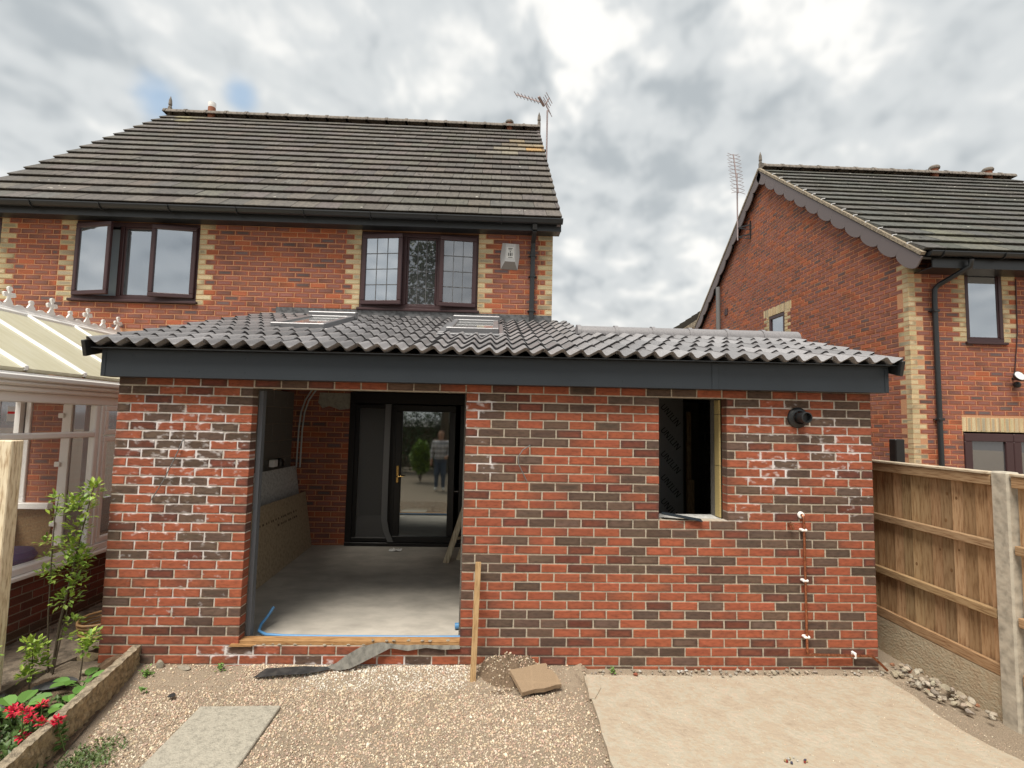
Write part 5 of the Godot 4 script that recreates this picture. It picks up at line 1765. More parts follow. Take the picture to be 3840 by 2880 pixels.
func make_small_things() -> void:
	# paving slab
	var ps := MB.new()
	ps.xf = Transform3D(Basis(Vector3.UP, 0.02), Vector3(1.42, 0.006, 0.87))
	ps.cbox(Vector3(-0.285, -0.03, -0.32), Vector3(0.275, 0.012, 0.62), 0.006)
	tag(put("paving_slab", ps, mats.slab), "plain grey concrete paving slab lying in the gravel", "paving slab")

	# rock-faced edging plank
	var ed := MB.new()
	var a := Vector3(0.30, 0.0, -0.02)
	var b := Vector3(0.62, 0.0, 1.62)
	var d := (b - a).normalized()
	var nrm := Vector3(d.z, 0, -d.x)
	var segs := 60
	var rows := 7
	var f := FastNoiseLite.new(); f.seed = 9; f.frequency = 9.0; f.fractal_octaves = 4
	var face := func(i: int, j: int) -> Vector3:
		var t := float(i) / segs
		var y := 0.215 * j / rows
		var bulge := 0.03 + 0.03 * f.get_noise_3d(t * 3.0, y * 7.0, 1.0) * (1.0 if j < rows else 0.3)
		return a.lerp(b, t) + nrm * bulge + Vector3(0, y + (0.012 * f.get_noise_2d(t * 4.0, 5.0) if j == rows else 0.0) - 0.02, 0)
	for i in segs:
		for j in rows:
			ed.col = Color(0.95, 0.86, 0.66) * (0.8 + 0.35 * absf(f.get_noise_2d(i * 0.06, j * 0.3)))
			ed.quad(face.call(i, j), face.call(i, j + 1), face.call(i + 1, j + 1), face.call(i + 1, j))
		ed.col = Color(0.85, 0.83, 0.78)
		var back := -nrm * 0.055
		var p: Vector3 = face.call(i, rows)
		var q: Vector3 = face.call(i + 1, rows)
		ed.quad(p, a.lerp(b, float(i) / segs) + back * 0.6 + Vector3(0, p.y, 0), a.lerp(b, float(i + 1) / segs) + back * 0.6 + Vector3(0, q.y, 0), q)
		ed.quad(a.lerp(b, float(i) / segs) + back * 0.6 + Vector3(0, p.y, 0), a.lerp(b, float(i) / segs) + back * 0.6 - Vector3(0, 0.02, 0), a.lerp(b, float(i + 1) / segs) + back * 0.6 - Vector3(0, 0.02, 0), a.lerp(b, float(i + 1) / segs) + back * 0.6 + Vector3(0, q.y, 0))
	for e in [0, segs]:
		for j in rows:
			var p: Vector3 = face.call(e, j)
			var q: Vector3 = face.call(e, j + 1)
			var c: Vector3 = a.lerp(b, float(e) / segs) - nrm * 0.033
			ed.quad(p, q, Vector3(c.x, q.y, c.z), Vector3(c.x, p.y, c.z))
	tag(put("edging_kerb", ed, mats.stone_edge), "weathered rock-faced concrete edging along the flower bed", "garden edging")

	# stake
	var sk := MB.new()
	sk.bar(Vector3(3.045, -0.08, 0.2), Vector3(3.065, 0.905, 0.055), 0.045, 0.022, Vector3(0.2, 0, 1), 0.002)
	tag(put("timber_stake", sk, mats.timber_new), "tall thin timber stake leaning on the brick wall right of the doorway", "stake")

	# damp-proof membrane
	var mb := MB.new()
	strip(mb, [[Vector3(2.93, 0.19, 0.022), Vector3(2.93, 0.213, -0.03)], [Vector3(2.8, 0.185, 0.03), Vector3(2.8, 0.213, -0.03)], [Vector3(2.65, 0.196, 0.02), Vector3(2.65, 0.214, -0.03)], [Vector3(2.5, 0.175, 0.03), Vector3(2.5, 0.215, -0.03)], [Vector3(2.36, 0.198, 0.035), Vector3(2.36, 0.224, -0.03)], [Vector3(2.25, 0.15, 0.06), Vector3(2.24, 0.226, 0.0)], [Vector3(2.14, 0.10, 0.08), Vector3(2.11, 0.20, 0.02)], [Vector3(2.05, 0.065, 0.1), Vector3(2.0, 0.14, 0.04)], [Vector3(1.97, 0.052, 0.1), Vector3(1.93, 0.09, 0.06)], [Vector3(1.9, 0.055, 0.085), Vector3(1.86, 0.068, 0.07)]])
	var m1 := thing("membrane_strip", "twisted strip of grey plastic membrane hanging from the doorway threshold onto the gravel", "plastic strip", Vector3(2.0, 0.03, 0.1))
	put("hanging_strip", mb, mats.membrane_dusty, m1)
	var mb2 := MB.new()
	strip(mb2, [[Vector3(1.9, 0.055, 0.085), Vector3(1.86, 0.068, 0.07)], [Vector3(1.82, 0.052, 0.12), Vector3(1.78, 0.062, 0.06)], [Vector3(1.7, 0.05, 0.16), Vector3(1.68, 0.064, 0.055)], [Vector3(1.58, 0.052, 0.175), Vector3(1.57, 0.06, 0.06)], [Vector3(1.46, 0.046, 0.185), Vector3(1.47, 0.058, 0.07)], [Vector3(1.33, 0.04, 0.2), Vector3(1.38, 0.056, 0.08)]])
	put("ground_strip", mb2, mats.membrane, m1)

	# copper pipe with clips, pipe stub
	var cp := thing("copper_pipe", "copper water pipe with white clips running down the new wall", "pipe", Vector3(5.86, 0.1, 0.03))
	var pb := MB.new()
	pb.tube([Vector3(5.852, 1.322, 0.0), Vector3(5.855, 1.322, 0.025), Vector3(5.858, 1.31, 0.036), Vector3(5.86, 1.29, 0.038), Vector3(5.866, 0.2, 0.038), Vector3(5.868, 0.175, 0.04), Vector3(5.885, 0.165, 0.04), Vector3(6.41, 0.152, 0.038), Vector3(6.43, 0.15, 0.038), Vector3(6.50, 0.09, 0.045), Vector3(6.55, 0.04, 0.05)], 0.0105, 10)
	put("pipe", pb, mats.copper, cp)
	for q in [Vector3(5.853, 1.322, 0.004)]:
		var fl := MB.new()
		fl.lathe([Vector2(0.03, 0.0), Vector2(0.028, 0.012), Vector2(0.012, 0.016)], Transform3D(Basis(Vector3.RIGHT, PI / 2), q), 14)
		put("wall_flange", fl, mats.white_plastic, cp)
	for q in [[Vector3(5.861, 1.197, 0.022), 0], [Vector3(5.863, 0.772, 0.022), 0], [Vector3(5.866, 0.305, 0.022), 0], [Vector3(6.28, 0.156, 0.022), 1]]:
		var cl := MB.new()
		var h := Vector3(0.026, 0.011, 0.024) if q[1] == 0 else Vector3(0.011, 0.026, 0.024)
		cl.cbox(q[0] - h, q[0] + h * Vector3(1, 1, 1.2), 0.007)
		put("pipe_clip", cl, mats.white_plastic, cp)
	var stub := MB.new()
	stub.tube([Vector3(5.745, 1.245, 0.0), Vector3(5.745, 1.245, 0.04), Vector3(5.752, 1.235, 0.05), Vector3(5.758, 1.2, 0.052)], 0.0105, 10)
	stub.tube([Vector3(5.735, 1.255, 0.042), Vector3(5.76, 1.24, 0.048)], 0.014, 10)
	tag(put("pipe_stub", stub, mats.copper), "short bent copper pipe stub sticking from the wall beside the long pipe", "pipe stub")

	# flue
	var fl2 := thing("boiler_flue", "black round boiler flue terminal poking out of the new wall", "flue", Vector3(5.85, 2.08, 0))
	var fr := MB.new()
	var fx := Transform3D(Basis(Vector3.RIGHT, PI / 2), Vector3(5.845, 2.165, 0.001))
	fr.lathe([Vector2(0.092, 0.0), Vector2(0.09, 0.013), Vector2(0.074, 0.027), Vector2(0.06, 0.033), Vector2(0.056, 0.045)], fx, 24)
	put("wall_collar", fr, mats.plastic_black, fl2)
	var ft := MB.new()
	ft.lathe([Vector2(0.045, 0.03), Vector2(0.045, 0.08), Vector2(0.048, 0.085), Vector2(0.048, 0.14), Vector2(0.041, 0.142), Vector2(0.038, 0.1), Vector2(0.0, 0.1)], fx, 20)
	put("tube", ft, mats.plastic_black, fl2)

	# loose cables
	var c1 := MB.new()
	c1.tube([Vector3(0.565, 1.87, -0.01), Vector3(0.562, 1.86, 0.012), Vector3(0.52, 1.72, 0.03), Vector3(0.45, 1.54, 0.04), Vector3(0.355, 1.37, 0.035)], 0.0042, 6)
	tag(put("cable", c1, mats.cable_grey), "grey cable end hanging slantwise from the pier left of the doorway", "cable")
	var c2 := MB.new()
	c2.tube([Vector3(3.49, 1.88, -0.01), Vector3(3.48, 1.877, 0.015), Vector3(3.42, 1.84, 0.04), Vector3(3.38, 1.78, 0.05), Vector3(3.385, 1.72, 0.05), Vector3(3.42, 1.65, 0.04), Vector3(3.46, 1.575, 0.03)], 0.0042, 6)
	c2.tube([Vector3(3.41, 1.67, 0.042), Vector3(3.43, 1.63, 0.03), Vector3(3.44, 1.57, 0.02)], 0.002, 5)
	tag(put("cable", c2, mats.cable_grey), "curled grey cable end hanging from the wall between doorway and window", "cable")

	# membrane offcuts on the window bed
	var of := MB.new()
	of.quad(Vector3(4.62, 1.275, 0.02), Vector3(4.66, 1.268, 0.03), Vector3(4.83, 1.235, 0.05), Vector3(4.80, 1.245, 0.05))
	tag(put("membrane_offcut", of, mats.membrane_dusty), "grey plastic tongue drooping over the window opening's lower edge", "plastic strip")
	var of2 := MB.new()
	of2.bar(Vector3(4.65, 1.31, -0.06), Vector3(4.98, 1.262, 0.005), 0.085, 0.006, Vector3(0.1, 1, 0.1))
	tag(put("membrane_offcut", of2, mats.fascia_grey), "dark plastic offcut lying in the window opening", "plastic strip")

	# soil heap by the stake and the orange stone
	var hp := MB.new()
	for i in 56:
		for j in 32:
			var x0 := 2.95 + i * 0.015
			var w0 := 0.004 + j * 0.011
			hp.quad(Vector3(x0, heap_height(x0, w0), w0), Vector3(x0, heap_height(x0, w0 + 0.011), w0 + 0.011), Vector3(x0 + 0.015, heap_height(x0 + 0.015, w0 + 0.011), w0 + 0.011), Vector3(x0 + 0.015, heap_height(x0 + 0.015, w0), w0))
	tag(put("soil_heap", hp, mats.soil), "small heap of brown soil against the foot of the wall", "soil heap", "", "stuff")
	var flat := MB.new()
	flat.xf = Transform3D(Basis.from_euler(Vector3(0.25, 0.35, 0.03)) * Basis(Vector3.RIGHT, -PI / 2), Vector3(3.54, 0.065, 0.25))
	flat.col = Color(0.5, 0.36, 0.23)
	flat.plate(PackedVector2Array([Vector2(-0.165, -0.125), Vector2(-0.06, -0.118), Vector2(0.02, -0.132), Vector2(0.12, -0.122), Vector2(0.165, -0.128), Vector2(0.172, -0.03), Vector2(0.16, 0.03), Vector2(0.13, 0.05), Vector2(0.145, 0.115), Vector2(0.05, 0.126), Vector2(-0.07, 0.118), Vector2(-0.172, 0.125), Vector2(-0.168, 0.01)]), -0.017, 0.017)
	tag(put("broken_slab", flat, mats.rubble), "broken orange-brown stone slab tilted on the gravel near the stake", "stone slab")

	# rubble beside the fence
	var spots := []
	for i in 130:
		var t := rng.randf()
		spots.append([lerpf(6.66, 6.80, t) + rng.randfn(0.0, 0.07), lerpf(-0.05, 0.62, t) + rng.randfn(0.0, 0.05), 0.022 + 0.06 * pow(rng.randf(), 1.6)])
	var tones := [Color(0.55, 0.47, 0.36), Color(0.48, 0.41, 0.32), Color(0.6, 0.53, 0.42), Color(0.44, 0.38, 0.31), Color(0.42, 0.2, 0.12)]
	var shapes := []
	for i in 8: shapes.append(rock_mesh(100 + i, Vector3(1.0, 0.62, 0.75), 1, 0.3))
	for i in spots.size():
		var s: Array = spots[i]
		if s[0] > 6.88: continue
		var src: MB = shapes[i % 8]
		var r := MB.new()
		var bs2 := Basis.from_euler(Vector3(rng.randf_range(-0.4, 0.4), rng.randf() * TAU, rng.randf_range(-0.4, 0.4))).scaled(Vector3.ONE * s[2])
		var k := vary(tones[4] if i % 16 == 5 else tones[i % 4], 0.12)
		var hgt := 0.03 * maxf(0.0, 1.0 - pow((s[0] - 6.75) / 0.12, 2.0)) * (i % 3)
		for q in src.v.size():
			r.v.append(bs2 * src.v[q] + Vector3(s[0], s[2] * 0.22 + hgt, s[1])); r.n.append((bs2 * src.n[q]).normalized()); r.c.append(k); r.u.append(Vector2.ZERO)
		var o := put("rubble_stone", r, mats.rubble)
		if i % 16 == 5: tag(o, "reddish brick lump in the rubble by the fence", "rubble", "broken brick lumps in the rubble")
		else: tag(o, "sandy grey rubble stone in the heap along the fence foot", "rubble", "rubble stones along the fence")
	# small rubble along the wall foot
	for i in 90:
		var px := rng.randf_range(3.95, 6.5)
		var sz := rng.randf_range(0.014, 0.045)
		var src: MB = shapes[i % 8]
		var r := MB.new()
		var bs2 := Basis.from_euler(Vector3(rng.randf_range(-0.4, 0.4), rng.randf() * TAU, 0.0)).scaled(Vector3.ONE * sz)
		var k := vary(tones[i % 4], 0.15)
		if i % 9 == 0: k = Color(0.7, 0.68, 0.62)
		if i == 40: k = Color(0.38, 0.12, 0.07)
		var pz := 0.02 + absf(rng.randfn(0.0, 0.045))
		for q in src.v.size():
			r.v.append(bs2 * src.v[q] + Vector3(px, 0.018 + sz * 0.2, pz)); r.n.append((bs2 * src.n[q]).normalized()); r.c.append(k); r.u.append(Vector2.ZERO)
		tag(put("stone_chip", r, mats.rubble), "small broken stone lying along the foot of the new wall by the concrete", "stone", "broken stones along the wall foot")
	# lumps in the bed at the wall's left end
	var bl := [[Vector3(-0.16, 0.05, -0.1), Vector3(0.2, 0.1, 0.14), Color(0.62, 0.5, 0.3), "pale yellow broken block beside the path's edge"], [Vector3(0.16, 0.06, 0.05), Vector3(0.26, 0.16, 0.12), Color(0.33, 0.22, 0.14), "brown broken brick lump propped against the wall's left corner"], [Vector3(0.52, 0.05, 0.035), Vector3(0.11, 0.1, 0.05), Color(0.4, 0.36, 0.28), "small grey block at the wall foot behind the edging"], [Vector3(-0.1, 0.035, 0.28), Vector3(0.3, 0.03, 0.2), Color(0.16, 0.165, 0.17), "flat slate-grey stone lying in the flower bed"], [Vector3(-0.27, 0.03, 0.55), Vector3(0.3, 0.05, 0.25), Color(0.15, 0.15, 0.15), "dark flat stone in the flower bed by the path"], [Vector3(0.02, 0.05, 0.12), Vector3(0.14, 0.03, 0.05), Color(0.6, 0.54, 0.38), "pale splinter of stone in the flower bed"], [Vector3(0.85, 0.02, 0.42), Vector3(0.08, 0.02, 0.06), Color(0.05, 0.05, 0.05), "dark scrap of plastic lying on the gravel"], [Vector3(0.72, 0.045, 0.05), Vector3(0.13, 0.035, 0.06), Color(0.5, 0.45, 0.36), "flat pale stone at the wall foot left of the doorway"]]
	for i in bl.size():
		var src := rock_mesh(300 + i, bl[i][1], 1, 0.25)
		var r := MB.new()
		var bs2 := Basis(Vector3.UP, i * 1.3)
		for q in src.v.size():
			r.v.append(bs2 * src.v[q] + bl[i][0]); r.n.append(bs2 * src.n[q]); r.c.append(bl[i][2]); r.u.append(Vector2.ZERO)
		tag(put("broken_stone", r, mats.rubble), bl[i][3], "stone")
	# litter heap at the lower edge: crumbs of mortar and a scrap
	for i in 10:
		var src := rock_mesh(400 + i, Vector3.ONE * rng.randf_range(0.012, 0.03), 0, 0.3)
		var r := MB.new()
		var at := Vector3(5.08 + rng.randfn(0, 0.05), 0.022, 1.17 + rng.randfn(0, 0.015))
		for q in src.v.size():
			r.v.append(src.v[q] + at); r.n.append(src.n[q]); r.c.append([Color(0.75, 0.73, 0.68), Color(0.5, 0.4, 0.2), Color(0.4, 0.06, 0.04), Color(0.1, 0.1, 0.16)][i % 4]); r.u.append(Vector2.ZERO)
		tag(put("litter_crumb", r, mats.rubble), "crumb of litter lying together on the concrete pad", "litter", "litter crumbs on the pad")
	# hose on the path
	var ho := MB.new()
	var hp2 := []
	for i in 60:
		var an := i * 0.42
		hp2.append(Vector3(-0.42 + cos(an) * (0.17 + 0.004 * sin(i * 1.7)), 0.07 + 0.0022 * i, -0.62 + sin(an) * (0.2 + 0.02 * sin(i * 0.9))))
	ho.tube(hp2, 0.011, 8)
	tag(put("garden_hose", ho, mats.hose), "coiled tan garden hose on the side path", "hose")

func make_interior() -> void:
	# boards leaning on the left wall
	for sp in [[0.40, 0.58, 1.22, 0.2, -3.02, -0.5, mats.plasterboard_white, "pale grey sheet of plasterboard leaning on the block wall behind the brown sheet", 1], [0.56, 0.70, 0.86, 0.2, -3.0, -0.55, mats.plasterboard_brown, "brown-faced board leaning in front of the pale plasterboard", 0]]:
		var mb := MB.new()
		var lean: float = asin(clampf((sp[1] - sp[0]) / sp[2], -1, 1))
		mb.xf = Transform3D(Basis(Vector3(0, 0, 1), lean), Vector3(sp[1], 0.0, 0))
		var y0 := 0.2
		mb.quad(Vector3(0.012, y0, sp[5]), Vector3(0.012, y0 + 0.085, sp[4]), Vector3(0.012, sp[2] + 0.22 - 0.03, sp[4]), Vector3(0.012, sp[2] + 0.22, sp[5]))
		mb.quad(Vector3(0, sp[2] + 0.22, sp[5]), Vector3(0.012, sp[2] + 0.22, sp[5]), Vector3(0.012, sp[2] + 0.19, sp[4]), Vector3(0, sp[2] + 0.19, sp[4]))
		mb.quad(Vector3(0, y0 + 0.085, sp[4]), Vector3(0, y0, sp[5]), Vector3(0, sp[2] + 0.22, sp[5]), Vector3(0, sp[2] + 0.19, sp[4]))
		mb.quad(Vector3(0, y0, sp[5]), Vector3(0.012, y0, sp[5]), Vector3(0.012, sp[2] + 0.22, sp[5]), Vector3(0, sp[2] + 0.22, sp[5]))
		mb.quad(Vector3(0.012, y0 + 0.085, sp[4]), Vector3(0, y0 + 0.085, sp[4]), Vector3(0, sp[2] + 0.19, sp[4]), Vector3(0.012, sp[2] + 0.19, sp[4]))
		var o := put("plasterboard", mb, sp[6])
		tag(o, sp[7], "board")
		if sp[8] == 0:
			var pr := MB.new()
			pr.xf = mb.xf
			for r in 2:
				var z := -2.6
				while z < -1.5 - r * 0.5:
					var w := rng.randf_range(0.02, 0.05)
					pr.quad(Vector3(0.0128, 0.84 - r * 0.075, z + w), Vector3(0.0128, 0.84 - r * 0.075, z), Vector3(0.0128, 0.865 - r * 0.075, z), Vector3(0.0128, 0.865 - r * 0.075, z + w))
					z += w + rng.randf_range(0.012, 0.06)
			put("print", pr, mats.print_dark, o)
	# junction box and tools on the ledge
	var jb := MB.new()
	jb.cbox(Vector3(0.33, 1.44, -2.35), Vector3(0.4, 1.53, -2.24), 0.006)
	tag(put("socket_box", jb, mats.white_plastic), "small white box resting on the leaning plasterboard", "box")
	var jb2 := MB.new()
	jb2.lathe([Vector2(0.0, 0), Vector2(0.05, 0), Vector2(0.055, 0.06), Vector2(0.03, 0.1), Vector2(0, 0.11)], Transform3D(Basis(), Vector3(0.36, 1.43, -2.52)), 12)
	tag(put("tape_roll", jb2, mats.door_black), "black roll lying on top of the leaning plasterboard", "tape roll")
	# conduits
	for k in 2:
		var c := MB.new()
		var o := 0.05 * k
		c.tube([Vector3(0.42 + o, 1.38, -2.93), Vector3(0.42 + o, 1.9, -2.95), Vector3(0.44 + o, 2.15, -2.95), Vector3(0.50 + o, 2.33, -2.93), Vector3(0.62 + o * 1.2, 2.5, -2.88)], 0.011, 8)
		tag(put("cable_conduit", c, mats.cable_white), "pale cable curving up the corner of the unfinished room", "cable", "pair of cables in the room corner")
	# threshold timber, mortar crumbs, blue pipe
	var th := MB.new()
	th.cbox(Vector3(1.06, 0.2, -0.1), Vector3(2.924, 0.236, -0.012), 0.003)
	tag(put("threshold_batten", th, mats.timber_sill), "timber batten laid along the doorway threshold", "timber batten")
	var wd := MB.new()
	wd.plate(PackedVector2Array([Vector2(1.04, 0.196), Vector2(1.22, 0.199), Vector2(1.26, 0.213), Vector2(1.06, 0.216)]), 0.001, 0.02)
	tag(put("wood_wedge", wd, mats.timber_sill), "thin wooden wedge under the left end of the threshold batten", "wedge")
	for i in 16:
		var src := rock_mesh(500 + i, Vector3(0.04, 0.018, 0.03), 0, 0.3)
		var r := MB.new()
		var at := Vector3(1.3 + i * 0.1 + rng.randfn(0, 0.02), 0.205 + (0.035 if i > 8 else 0.0), -0.004 - 0.02 * rng.randf())
		for q in src.v.size():
			r.v.append(src.v[q] + at); r.n.append(src.n[q]); r.c.append(vary(Color(0.5, 0.43, 0.33), 0.2)); r.u.append(Vector2.ZERO)
		tag(put("mortar_crumb", r, mats.rubble), "crumb of mortar on the edge of the doorway threshold", "mortar crumb", "mortar crumbs on the threshold")
	var bp := MB.new()
	bp.tube([Vector3(1.215, 0.36, -0.42), Vector3(1.19, 0.30, -0.36), Vector3(1.17, 0.26, -0.28), Vector3(1.19, 0.235, -0.2), Vector3(1.27, 0.225, -0.155), Vector3(1.42, 0.222, -0.14), Vector3(1.7, 0.22, -0.135), Vector3(2.1, 0.222, -0.13), Vector3(2.5, 0.22, -0.13), Vector3(2.95, 0.22, -0.14)], 0.0125, 10)
	tag(put("water_pipe", bp, mats.blue_pipe), "thin blue plastic water pipe lying across the doorway", "pipe")
	var bp2 := MB.new()
	bp2.tube([Vector3(2.86, 0.235, -0.34), Vector3(3.1, 0.235, -0.36)], 0.026, 10)
	tag(put("pipe_end", bp2, mats.blue_pipe), "short fat end of blue pipe beside the right-hand jamb", "pipe")
	var bc := MB.new()
	bc.tube([Vector3(1.3, 0.212, -0.115), Vector3(1.6, 0.21, -0.108), Vector3(1.95, 0.213, -0.112), Vector3(2.2, 0.215, -0.12)], 0.006, 6)
	tag(put("cable", bc, mats.plastic_black), "black cable lying beside the blue pipe on the threshold", "cable")
	# ladder on the right
	var la := thing("ladder", "grey timber ladder leaning in the shadow inside the right-hand jamb", "ladder", Vector3(2.7, 0.25, -2.3))
	for r in [[Vector3(2.60, 0.255, -2.3), Vector3(2.98, 1.45, -2.45)], [Vector3(2.76, 0.26, -2.42), Vector3(3.1, 1.4, -2.8)]]:
		var mb := MB.new()
		mb.bar(r[0], r[1], 0.075, 0.03, Vector3(0, 0.2, 1), 0.004)
		put("stile", mb, mats.timber_pale, la)
	for k in 3:
		var mb := MB.new()
		mb.bar(Vector3(2.60, 0.255, -2.3).lerp(Vector3(2.98, 1.45, -2.45), 0.25 + 0.25 * k), Vector3(2.76, 0.26, -2.42).lerp(Vector3(3.1, 1.4, -2.8), 0.25 + 0.25 * k), 0.03, 0.03)
		put("rung", mb, mats.timber_pale, la)
	var rg := MB.new()
	var rf := FastNoiseLite.new(); rf.seed = 8; rf.frequency = 9.0
	for i in 10:
		for j in 6:
			var h := func(p: int, q: int) -> Vector3: return Vector3(1.78 + p * 0.017 + 0.004 * sin(q * 2.0), 0.283 + 0.022 * absf(rf.get_noise_2d(p * 0.05, q * 0.06)) * 2.0, -2.86 + q * 0.018 + 0.004 * sin(p * 1.7))
			rg.quad(h.call(i, j), h.call(i, j + 1), h.call(i + 1, j + 1), h.call(i + 1, j))
	tag(put("plastic_wrap", rg, mats.white_plastic), "crumpled white plastic scrap on the unfinished concrete floor", "plastic scrap")
	# utility space seen through the window opening
	var ub := thing("insulation_board", "dark foil-faced insulation board printed with slanting letters inside the window opening", "insulation board", Vector3(5.1, 0.25, -1.9))
	var pl := MB.new()
	pl.box(Vector3(4.7, 0.25, -1.93), Vector3(5.53, 2.42, -1.88))
	put("board", pl, mats.foil_board, ub)
	var font := SystemFont.new()
	font.font_names = PackedStringArray(["Droid Sans"])
	for r in 6:
		for c in 2:
			var tm := TextMesh.new()
			tm.text = "UNILIN"
			tm.font = font
			tm.font_size = 32
			tm.pixel_size = 0.0031
			tm.depth = 0.002
			var o := MeshInstance3D.new()
			o.mesh = tm
			o.material_override = mats.print_black
			hook(o, "print", ub, Vector3(5.37 - c * 0.45, 2.2 - r * 0.29, -1.8785))
			o.rotation = Vector3(0, 0, -0.87)
	for s in [[5.585, 5.64, 0.3, 2.25, -1.95, "pale timber stud standing past the foil board in the window opening"], [5.54, 5.62, 0.3, 1.42, -1.8, "short pale timber stud fixed low beside the foil board"]]:
		var st := MB.new()
		st.cbox(Vector3(s[0], s[2], s[4]), Vector3(s[1], s[3], s[4] + 0.05), 0.003)
		tag(put("timber_stud", st, mats.timber_new), s[5], "timber stud")


# ---------------------------------------------------------------- planting
func leaf(mb: MB, at: Vector3, dir: Vector3, size: float, k: Color) -> void:
	var side := dir.cross(Vector3.UP + Vector3(0.01, 0, 0.02)).normalized()
	var nn := side.cross(dir).normalized()
	var tip := at + dir * size
	var m := at + dir * size * 0.5
	var w := size * 0.3
	mb.col = k
	mb.tri(at, m + side * w + nn * w * 0.3, tip)
	mb.tri(at, tip, m - side * w + nn * w * 0.3)

func rnd_dir(up := 0.3) -> Vector3:
	return Vector3(rng.randfn(), rng.randfn() * 0.6 + up, rng.randfn()).normalized()

func shrub(called: String, label: String, base: Vector3, stems: Array, group := "") -> void:
	var t := thing(called, label, "shrub", base, group)
	var fo := MB.new()
	for s in stems:
		var mb := MB.new()
		mb.tube(s.path, s.r, 6, s.r * 0.35)
		put("stem", mb, mats.bark, t)
		for c in s.clumps:
			var ctr: Vector3 = c[0]
			for i in int(c[2] * 0.95):
				var d := rnd_dir(0.35)
				var p: Vector3 = ctr + d * c[1] * pow(rng.randf(), 0.5)
				var k := vary(Color(0.36, 0.46, 0.07).lerp(Color(0.16, 0.28, 0.045), rng.randf()), 0.2)
				leaf(fo, p, (d + rnd_dir() * 0.6).normalized(), rng.randf_range(0.032, 0.062), k)
	put("foliage", fo, mats.leaf, t)

